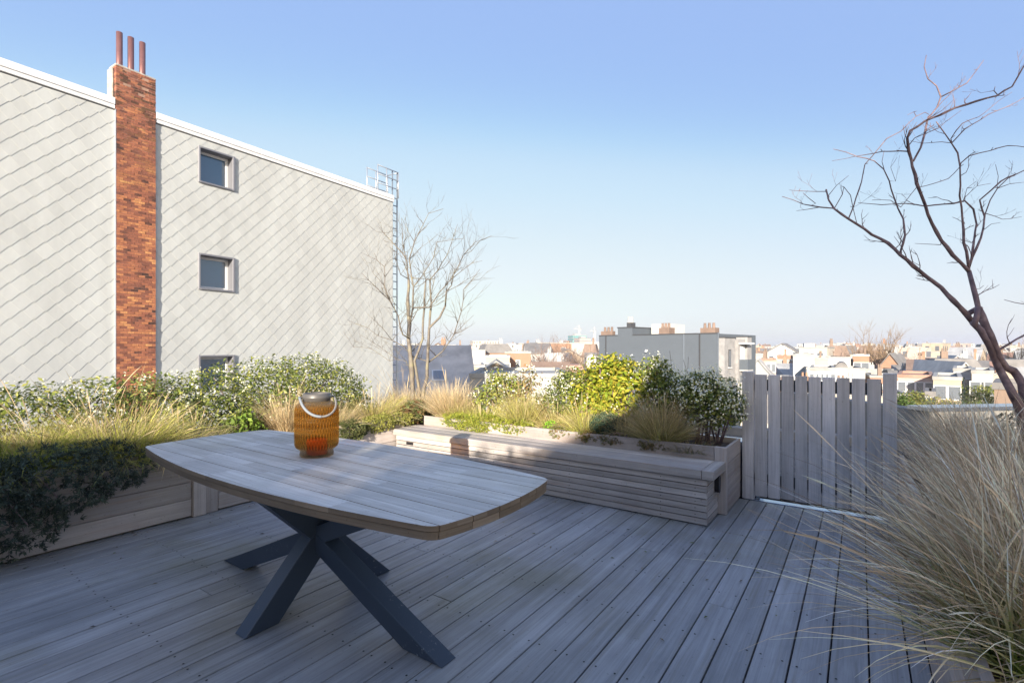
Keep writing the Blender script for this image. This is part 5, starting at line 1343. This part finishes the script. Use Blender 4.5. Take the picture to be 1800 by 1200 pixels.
for (fx, wd_, mat, hh, yd) in ((.42+.02, 1.2, 'w_brown brick', .75, 4), (.10, 1.5, 'w_brown brick', .6, 3.2), (.965, 1.6, 'w_orange brick', .55, 2)):
    mb = MB(); z0 = Ht+.02; mb.box(Lb*fx-wd_/2, Lb*fx+wd_/2, gy(.8), gy(.8+yd*.3), z0, z0+hh); ch_ = mb.build('chimney', M['r_brown tiled'], gb)
    mb = MB()
    for q in (-.3,0,.3): mb.lathe([(.16,z0+hh),(.13,z0+hh+.5),(0,z0+hh+.5)], 8, c=(Lb*fx+q*wd_, gy(1.2)))
    mb.build('chimney_pots', M['r_brown tiled'], ch_)
mb = MB(); mb.box(Lb*.715, Lb*.755, gy(.5), gy(1.4), Ht+.96, Ht+1.45); ch_ = mb.build('chimney', M['darkframe'], gb)
mb = MB()
for q in (.72,.74): mb.lathe([(.2,Ht+1.45),(.15,Ht+2.1),(0,Ht+2.1)], 8, c=(Lb*q+.15, gy(.95)))
mb.build('chimney_pots', M['w_cream'], ch_)
mb = MB(); mb.box(Lb*.50, Lb*.66, gy(3.5), gy(7), Ht+.02, Ht+1.3); mb.build('roof_hut', M['w_white'], gb)
# right wing (paler render): steps back from the near corner
gw = lambda d: sgn*d*.56
mb = MB(); mb.box(-.6, -.001, gw(.15), gw(4.6), 0, Ht-.42); mb.box(-.9, -.001, gw(4.61), gw(7.6), 0, Ht-.55); mb.box(-1.1, -.0015, gw(7.61), gw(9.6), 0, Ht-.30); mb.build('side_wing', M['renderlight'], gb)
mb = MB(); mb.box(-.66, 0, gw(.1), gw(4.605), Ht-.418, Ht-.30); mb.box(-1.16, 0, gw(7.6), gw(9.65), Ht-.298, Ht-.22); mb.build('side_roof_trim', M['darkframe'], gb)
for (yd, fz) in ((2.1, 1.1),(2.1, 3.9),(2.1, 6.7),(2.1, 9.5)):
    mb = MB(); z1 = Ht-.42-fz; mb.box(-.66, -.601, gw(yd-.45), gw(yd+.45), z1-1.7, z1); wo = mb.build('window', M['darkframe'], gb)
    mb = MB(); mb.box(-.675, -.661, gw(yd-.36), gw(yd+.30), z1-1.6, z1-.1); mb.build('pane', M['farpane'], wo)
    mb = MB(); mb.box(-.76, -.602, gw(yd-.55), gw(yd+.55), z1-1.8, z1-1.705); mb.build('sill', M['frame_white'], wo)
for k in range(5):
    z1 = Ht-.9-k*2.85
    mb = MB(); mb.box(-1.7, -.91, gw(5.0), gw(7.5), z1-2.75, z1-2.60); mb.build('balcony', M['w_pale grey'], gb)
    mb = MB(); mb.box(-1.7, -1.6, gw(5.0), gw(7.5), z1-2.599, z1-1.6); mb.box(-1.599, -.91, gw(5.0), gw(5.1), z1-2.599, z1-1.6); mb.build('balcony_parapet', M['render'], gb)
    mb = MB(); mb.box(-.96, -.905, gw(5.3), gw(7.3), z1-2.58, z1-.35); mb.build('balcony_door', M['farpane'] if k else M['frame_white'], gb)
mb = MB(); mb.box(-1.8, -.9, gw(4.8), gw(7.6), Ht-1.0, Ht-.85); mb.build('canopy', M['frame_white'], gb)

# ---- right of the grey block
B(1321, 1341, 624, 96, 'beige', 'flat grey', 'flat', 'beige house with an orange brick edge, touching the right side of the grey block', 'house', chim=1, wins=(2,3,1,1.4,1.0))
B(1338, 1364, 634, 74, 'pink', 'red tiled', 'flat', 'pale pink house with three narrow windows above the first gate boards', 'house', chim=0, wins=(3,1,.45,1.1,.5))
B(1366, 1394, 627, 100, 'orange brick', 'red tiled', 'flat', 'terracotta brick house above the third gate board', 'house', chim=1, wins=(3,2,.9,1.2,1.2))
B(1394, 1431, 626, 66, 'white', 'flat grey', 'flat', 'big blank white party wall above the fourth gate board', 'house', chim=0)
B(1424, 1467, 651, 48, 'cream', 'flat grey', 'flat', 'low cream workshop with shuttered windows right above the gate boards', 'workshop', chim=0, wins=(5,1,.45,.6,.35))
B(1428, 1456, 632, 70, 'beige', 'flat grey', 'flat', 'beige terrace house beside the big blank white wall', 'house', chim=1, wins=(3,2,.8,1.1,.8))
B(1398, 1422, 611, 230, 'white', 'flat grey', 'flat', 'white office block with a dark square screen wall on the skyline', 'office building', chim=0)
mb = MB(); mb.box(-3.0,3.0,-.2,0,0,2.6); o = mb.build('screen_wall', M['farpane'], None, ((1411-CX)/F*229, 228.6, CH-11*229/F)); tag(o, 'dark square panel standing in front of the white skyline office', 'panel')
B(1441, 1484, 613, 200, 'white', 'red tiled', 'flat', 'wide white apartment block on the skyline above the fifth and sixth gate boards', 'apartment block', 12, far=True, chim=2)
B(1466, 1492, 637, 64, 'pale grey', 'dark slate', 'barrel', 'house with a dark rounded barrel roof above the seventh gate board', 'house', chim=0, rh=1.6)
B(1458, 1470, 633, 84, 'cream', 'dark slate', 'mansard', 'narrow cream house with dark roof left of the barrel roof', 'house', chim=1, wins=(1,2,1,1.2,.6))
B(1500, 1528, 626, 78, 'orange brick', 'zinc', 'flat', 'orange brick house with stone bands, left of the big bare tree', 'house', chim=1, wins=(2,3,.9,1.4,1.0))
B(1490, 1502, 633, 82, 'sandy', 'brown tiled', 'gable', 'sandy gabled house between the barrel roof and the orange brick house', 'house', chim=0)
B(1528, 1580, 630, 92, 'sandy', 'red tiled', 'ridge', 'sandy house with red roof behind the big bare tree', 'house', chim=2, wins=(4,2,.9,1.3,.9))
B(1593, 1642, 635, 66, 'orange brick', 'brown tiled', 'ridge', 'orange brown brick house with steep brown roof, right of the big bare tree', 'house', chim=2, rh=2.4)
B(1622, 1672, 638, 58, 'beige', 'zinc', 'gable', 'large grey gabled barn-like house right of the orange brown brick house', 'house', 14, .35, chim=0, rh=1.7)
B(1664, 1702, 636, 66, 'white', 'dark slate', 'ridge', 'white house with dark slate roof left of the tree trunk', 'house', chim=1, rh=1.6, wins=(3,1,.9,1.3,.6))
B(1702, 1738, 637, 62, 'cream', 'dark slate', 'ridge', 'cream house with slate roof and two dormers, behind the tree trunk', 'house', chim=2, rh=1.9, wins=(2,1,1.0,1.4,.6))
B(1734, 1762, 638, 70, 'cream', 'red tiled', 'ridge', 'cream house with red tiled roof right of the tree trunk', 'house', chim=1, rh=1.6)
B(1632, 1669, 618, 150, 'white', 'flat grey', 'flat', 'wide bright white apartment block left of the tree trunk', 'apartment block', chim=0, wins=(5,3,1.2,1.3,1))
B(1669, 1693, 617, 160, 'cream', 'flat grey', 'flat', 'cream house with few windows right of the bright white apartment block', 'house', chim=1, wins=(2,2,1.2,1.4,1))
B(1692, 1711, 614, 140, 'pale grey', 'flat grey', 'flat', 'grey house with deep dark balconies left of the tree trunk', 'house', chim=0, wins=(1,3,2.0,1.5,1.4))
B(1712, 1740, 612, 150, 'white', 'zinc', 'flat', 'white skyline house half hidden by the tree trunk', 'house', chim=1, wins=(2,3,1.2,1.4,1.2))
B(1578, 1640, 664, 44, 'pink', 'red tiled', 'flat', 'low pale pink houses wall beside the right gate post', 'house', chim=0, wins=(4,1,.6,.8,.4))
B(1640, 1690, 668, 40, 'sandy', 'flat grey', 'flat', 'low sandy yellow house wall behind the pointed conifer', 'house', chim=0, wins=(2,1,.7,1,.5))
B(1676, 1708, 652, 50, 'white', 'flat grey', 'flat', 'bright white house wall behind the pointed conifer', 'house', chim=0, wins=(2,1,.8,1.3,.8))
B(1708, 1746, 656, 46, 'cream', 'flat grey', 'flat', 'pale cream house wall left of the tree trunk foot', 'house', chim=0, wins=(2,1,.9,1.2,.8))
B(1628, 1643, 697, 26, 'white', 'dark slate', 'flat', 'tiny white garden hut behind the concrete parapet', 'hut', 3, chim=0, wins=(3,1,.06,.5,.05), name='garden_hut')
B(1746, 1850, 686, 20, 'brown brick', 'dark slate', 'flat', 'dark brown brick outbuilding behind the foot of the leaning tree', 'outbuilding', 4, chim=0, name='outbuilding')

# ---- many more houses, kept only where something of them shows above those in front
prof_ = np.full(1900, 760.0)
prof_[600:690] = 0; prof_[1053:1320] = 586
for (a, b_, yt, Z) in CITY: prof_[max(0,int(a)):min(1899,int(b_))] = np.minimum(prof_[max(0,int(a)):min(1899,int(b_))], 760)
order = []
rg = random.Random(42)
Z = 40.0
cand = []
while Z < 620:
    for (pa, pb) in ((690, 1053), (1320, 1860)):
        px = pa + rg.uniform(-20, 10)
        while px < pb:
            w_m = rg.uniform(3.8, 8); wpx = w_m*F/Z
            cand.append((Z+rg.uniform(-3,3), px, min(px+wpx, pb)))
            px += wpx*rg.uniform(1.0, 1.25)
    Z *= rg.uniform(1.07, 1.12)
fixed = sorted(CITY, key=lambda q: q[3])
GEN = []; fi = 0
for (Z, p0, p1) in cand:
    while fi < len(fixed) and fixed[fi][3] <= Z:
        a, b_, yt, _ = fixed[fi]; s_ = slice(max(0,int(a)), min(1899,int(b_)+1)); prof_[s_] = np.minimum(prof_[s_], yt); fi += 1
    if p1-p0 < 5: continue
    if Z < 62 and (px_l := (p0+p1)/2) and (px_l < 1060 or px_l > 1560): continue
    top = rg.gauss(-1.9, 1.2) if Z < 90 else rg.gauss(-.6, 2.0)
    if Z > 250: top = rg.gauss(1.2, 2.6)
    if Z < 60: top = min(top, -2.2)
    yt = HY-(top-CH)*F/Z
    yt = max(yt, 604.0)
    s_ = slice(int(p0), max(int(p0)+1, int(p1)))
    vis = (prof_[s_]-yt)
    if (vis > 1.6).mean() < .3: continue
    prof_[s_] = np.minimum(prof_[s_], yt)
    GEN.append((Z, p0, p1, yt))
def place(px):
    if px < 760: return 'behind the bare corner tree'
    if px < 840: return 'above the slate roof'
    if px < 900: return 'left of the orange brick wall'
    if px < 960: return 'above the orange brick wall'
    if px < 1054: return 'near the office towers'
    if px < 1350: return 'beside the grey block'
    for i, (a, b_) in enumerate(bpx):
        if px < b_+2 and i > 0: return 'above the gate board ' + ['one','two','three','four','five','six','seven','eight','nine'][i] + ' from left'
    if px < 1600: return 'above the right gate post'
    if px < 1660: return 'right of the big bare tree'
    if px < 1715: return 'left of the leaning trunk'
    return 'right of the leaning trunk'
names = {'dark slate':'slate roof','red tiled':'red roof','flat grey':'flat roof','zinc':'zinc roof','brown tiled':'brown roof'}
recs = []
for k, (Z, p0, p1, yt) in enumerate(GEN):
    wall = rg.choices(list(CW), weights=[6,4,1.4,2.5,1.2,(0 if Z < 90 else .8),2,2])[0]
    shape = rg.choices(['flat','gable','ridge','mansard'], weights=[2.0 if Z < 110 else 4.5,2.6,2.6,2.2])[0]
    roof = 'flat grey' if shape == 'flat' else rg.choice(['dark slate','red tiled','brown tiled','zinc','dark slate'])
    w_m = (p1-p0)*Z/F
    big = 'wide' if w_m > 6.8 else ('narrow' if w_m < 5.2 else '')
    dist = 'near' if Z < 75 else ('far' if Z > 230 else 'middle-distance')
    desc = ' '.join(x for x in (dist, big, wall, names[roof]+'ed house', place((p0+p1)/2)) if x)
    recs.append((desc, (p0+p1)/2, Z, p0, p1, yt, wall, roof, shape, k))
from collections import defaultdict
by = defaultdict(list)
for r in recs: by[r[0]].append(r)
ordw = ['leftmost','second from left','third from left','fourth from left','fifth from left','sixth from left','seventh from left']
for desc, rs in by.items():
    rs.sort(key=lambda r: r[1])
    for i, (d_, pc, Z, p0, p1, yt, wall, roof, shape, k) in enumerate(rs):
        lab_ = desc if len(rs) == 1 else ordw[min(i,6)] + ' ' + desc
        far = Z > 110
        wm_ = (p1-p0)*Z/F
        wn_ = None if far else (max(1,int(wm_/2.6)), 2, .95, 1.35, .8)
        B(p0, p1, yt, Z, wall, roof, shape, lab_, 'house', depth=rg.uniform(7,10), rz=rg.uniform(-.25,.25), wins=wn_, far=far, seed=k, chim=1 if rg.random() < .7 else 0, group='houses of the city', rh=None if shape == 'flat' else rg.uniform(1.6,2.6))
# the farthest roofs run together in one mass
mb = MB(); rg2 = random.Random(8)
for k in range(1300):
    if k < 900: Z = rg2.uniform(640, 2600); ang = rg2.uniform(-.32, 1.15)
    else: Z = rg2.uniform(60, 900); ang = rg2.uniform(1.22, 2.0)
    x = ang*Z
    w = rg2.uniform(8, 26); h = rg2.gauss(14.2, 3.0)+ (Z-600)*.0016; wallq(mb, x-w/2, x+w/2, Z, Z+12, 0, h, rg2.random())
o = mb.build('distant_city', M['f_cream'], None, (0,0,ZG)); tag(o, 'pale mass of far-off city roofs along the horizon', 'city', kind='stuff')

# ---- trees and shrubs among the houses
def bare_tree_far(px, ybase, ytop, Z, mat, label, seed, width=.42, group=None, thick=.22, n1=9):
    rg = random.Random(seed); b0 = at(px, HY, Z); zt = CH-(ytop-HY)*Z/F; H = zt-ZG
    e = empty('bare_tree', (b0.x, Z, ZG), 0, label, 'tree', group)
    mb = MB(); tz = H*.42; mb.tube([(0,0,0),(.1,0,tz*.5),(0,.1,tz),(.2,0,tz*1.3)], [thick*1.6,thick*1.3,thick,thick*.7], 7); mb.build('trunk', mat, e)
    mb = MB()
    def grow(p, d, L, r, lev):
        q = [p]; 
        for s in range(4):
            d = (d+Vector((rg.uniform(-.28,.28), rg.uniform(-.28,.28), rg.uniform(-.05,.22)))).normalized(); q.append(q[-1]+d*L/4)
        mb.tube(q, [r, r*.85, r*.7, r*.55, r*.4], 3 if lev > 1 else 5, cap=False)
        if lev >= 4: return
        for k in range((5,5,4,4)[lev]):
            i = rg.choice((1,2,3,4,4)); d2 = (d+Vector((rg.uniform(-1,1), rg.uniform(-1,1), rg.uniform(-.25,.8)))*.85).normalized()
            grow(q[i], d2, L*rg.uniform(.5,.72), r*.5, lev+1)
    for k in range(n1):
        a = 2*math.pi*k/n1+rg.uniform(-.4,.4); z = tz*rg.uniform(.75,1.3)
        grow(Vector((0,0,z)), Vector((math.cos(a)*width*2, math.sin(a)*width*2, rg.uniform(.5,1.6))).normalized(), (H-tz)*rg.uniform(.42,.58), thick*.5, 1)
    mb.build('crown', mat, e); return e
bare_tree_far(1552, 660, 588, 88, M['twig_far'], 'big bare golden brown tree rising above the skyline over the right gate boards', 3, thick=.30, n1=16)
for k, (px, yt, Z, lab_) in enumerate(((965,609,92,'leftmost bare tree of the clump beside the orange brick wall'),(990,603,97,'tallest bare tree of the clump below the round office tower'),(1015,607,90,'bare tree of the clump nearest the pink office tower'),(1035,613,84,'rightmost bare tree of the clump, touching the grey block'),(945,618,80,'low bare tree right below the orange brick wall'))):
    bare_tree_far(px, 660, yt, Z, M['twig_grey'], lab_, 20+k, thick=.22, group='bare trees of the clump', n1=13)
bare_tree_far(1772, 660, 612, 90, M['twig_far'], 'bare brown tree on the skyline at the right photo edge', 31, thick=.25, n1=13)
def bush_far(px, ytop, Z, r, label, cols, seed, name='evergreen_tree', cat='tree', tall=1.0, n=1500, size=.22):
    rng = np.random.default_rng(seed); b0 = at(px, HY, Z); zt = CH-(ytop-HY)*Z/F; H = zt-ZG
    e = empty(name, (b0.x, Z, ZG), 0, label, cat)
    if tall > 1.5:
        bl = [(0,0,H*(.35+.13*k),r*(1-.17*k),r*(1-.17*k),H*.13) for k in range(5)]
    else: bl = [(rng.uniform(-.5,.5)*r, rng.uniform(-.4,.4)*r, H-r*rng.uniform(.8,1.5), r*.62, r*.62, r*.6) for k in range(6)]
    V_, Q_, C_ = leaves(n, bl, size, cols, rng, depth=.5, rough=.25); np_mesh('crown', V_, Q_, C_, M['leaf'], e)
    mb = MB(); mb.tube([(0,0,0),(0,.1,H*.5),(0,0,H*.8)], [.16,.12,.05], 6); mb.build('trunk', M['bark_red'], e)
GD = [(.05,.085,.02),(.08,.12,.03),(.14,.16,.04)]; GO = [(.22,.21,.05),(.16,.17,.04),(.28,.25,.08)]
bush_far(1604, 676, 20, .75, 'rounded green and golden evergreen right of the gate post', GD+GO, 61, n=3200, size=.10)
bush_far(1590, 686, 19, .5, 'dark green shrub low beside the right gate post', GD[:2], 62, n=1600, size=.09)
bush_far(1694, 661, 24, .75, 'pointed dark conifer left of the tree trunk', GD, 63, tall=2, n=2600, size=.12, name='conifer')
bush_far(1728, 668, 26, .9, 'olive yellow evergreen in front of the cream house wall', GO+GD, 64, n=2200, size=.13)
bush_far(1660, 690, 22, .7, 'low olive bush between the garden hut and the pointed conifer', GO+[(.25,.18,.09)], 65, n=1600, size=.11)
bush_far(1712, 690, 20, .8, 'dark green bush above the concrete parapet, right of the conifer', GD, 66, n=2000, size=.10)
bush_far(1768, 632, 95, 3.4, 'distant olive green tree right of the tree trunk', GO, 67, n=1600, size=.5)
# parapet of the next roof, right
pw0, pw1 = at(1634, 716, 6.6), at(1900, 722, 6.9)
e = empty('parapet_wall', (pw0.x, pw0.y, -2.0), math.atan2(pw1.y-pw0.y, pw1.x-pw0.x), 'low concrete parapet with pale coping behind the grasses at right', 'wall')
Lw = (pw1-pw0).length; zt = pw0.z+2.0
mb = MB(); mb.box(0, Lw, 0, .25, 0, zt-.051); mb.box(0,.25,.251,3,0,zt-.051); mb.build('wall', M['concrete'], e)
mb = MB(); mb.box(-.04, Lw, -.04, .29, zt-.05, zt); mb.build('coping', M['sill'], e)

# ---- air
mb = MB(); mb.box(-9200, 9200, -9200, 9200, ZG-1, 26); 
m = bpy.data.materials.new('air'); m.use_nodes = True; nt2 = m.node_tree
for n_ in list(nt2.nodes):
    if n_.type == 'BSDF_PRINCIPLED': nt2.nodes.remove(n_)
pv = nt2.nodes.new('ShaderNodeVolumePrincipled'); pv.inputs['Color'].default_value = (.94,.98,1,1); pv.inputs['Density'].default_value = .00042; pv.inputs['Anisotropy'].default_value = .2
nt2.links.new(pv.outputs[0], nt2.nodes['Material Output'].inputs['Volume'])
o = mb.build('haze', m); tag(o, kind='stuff')
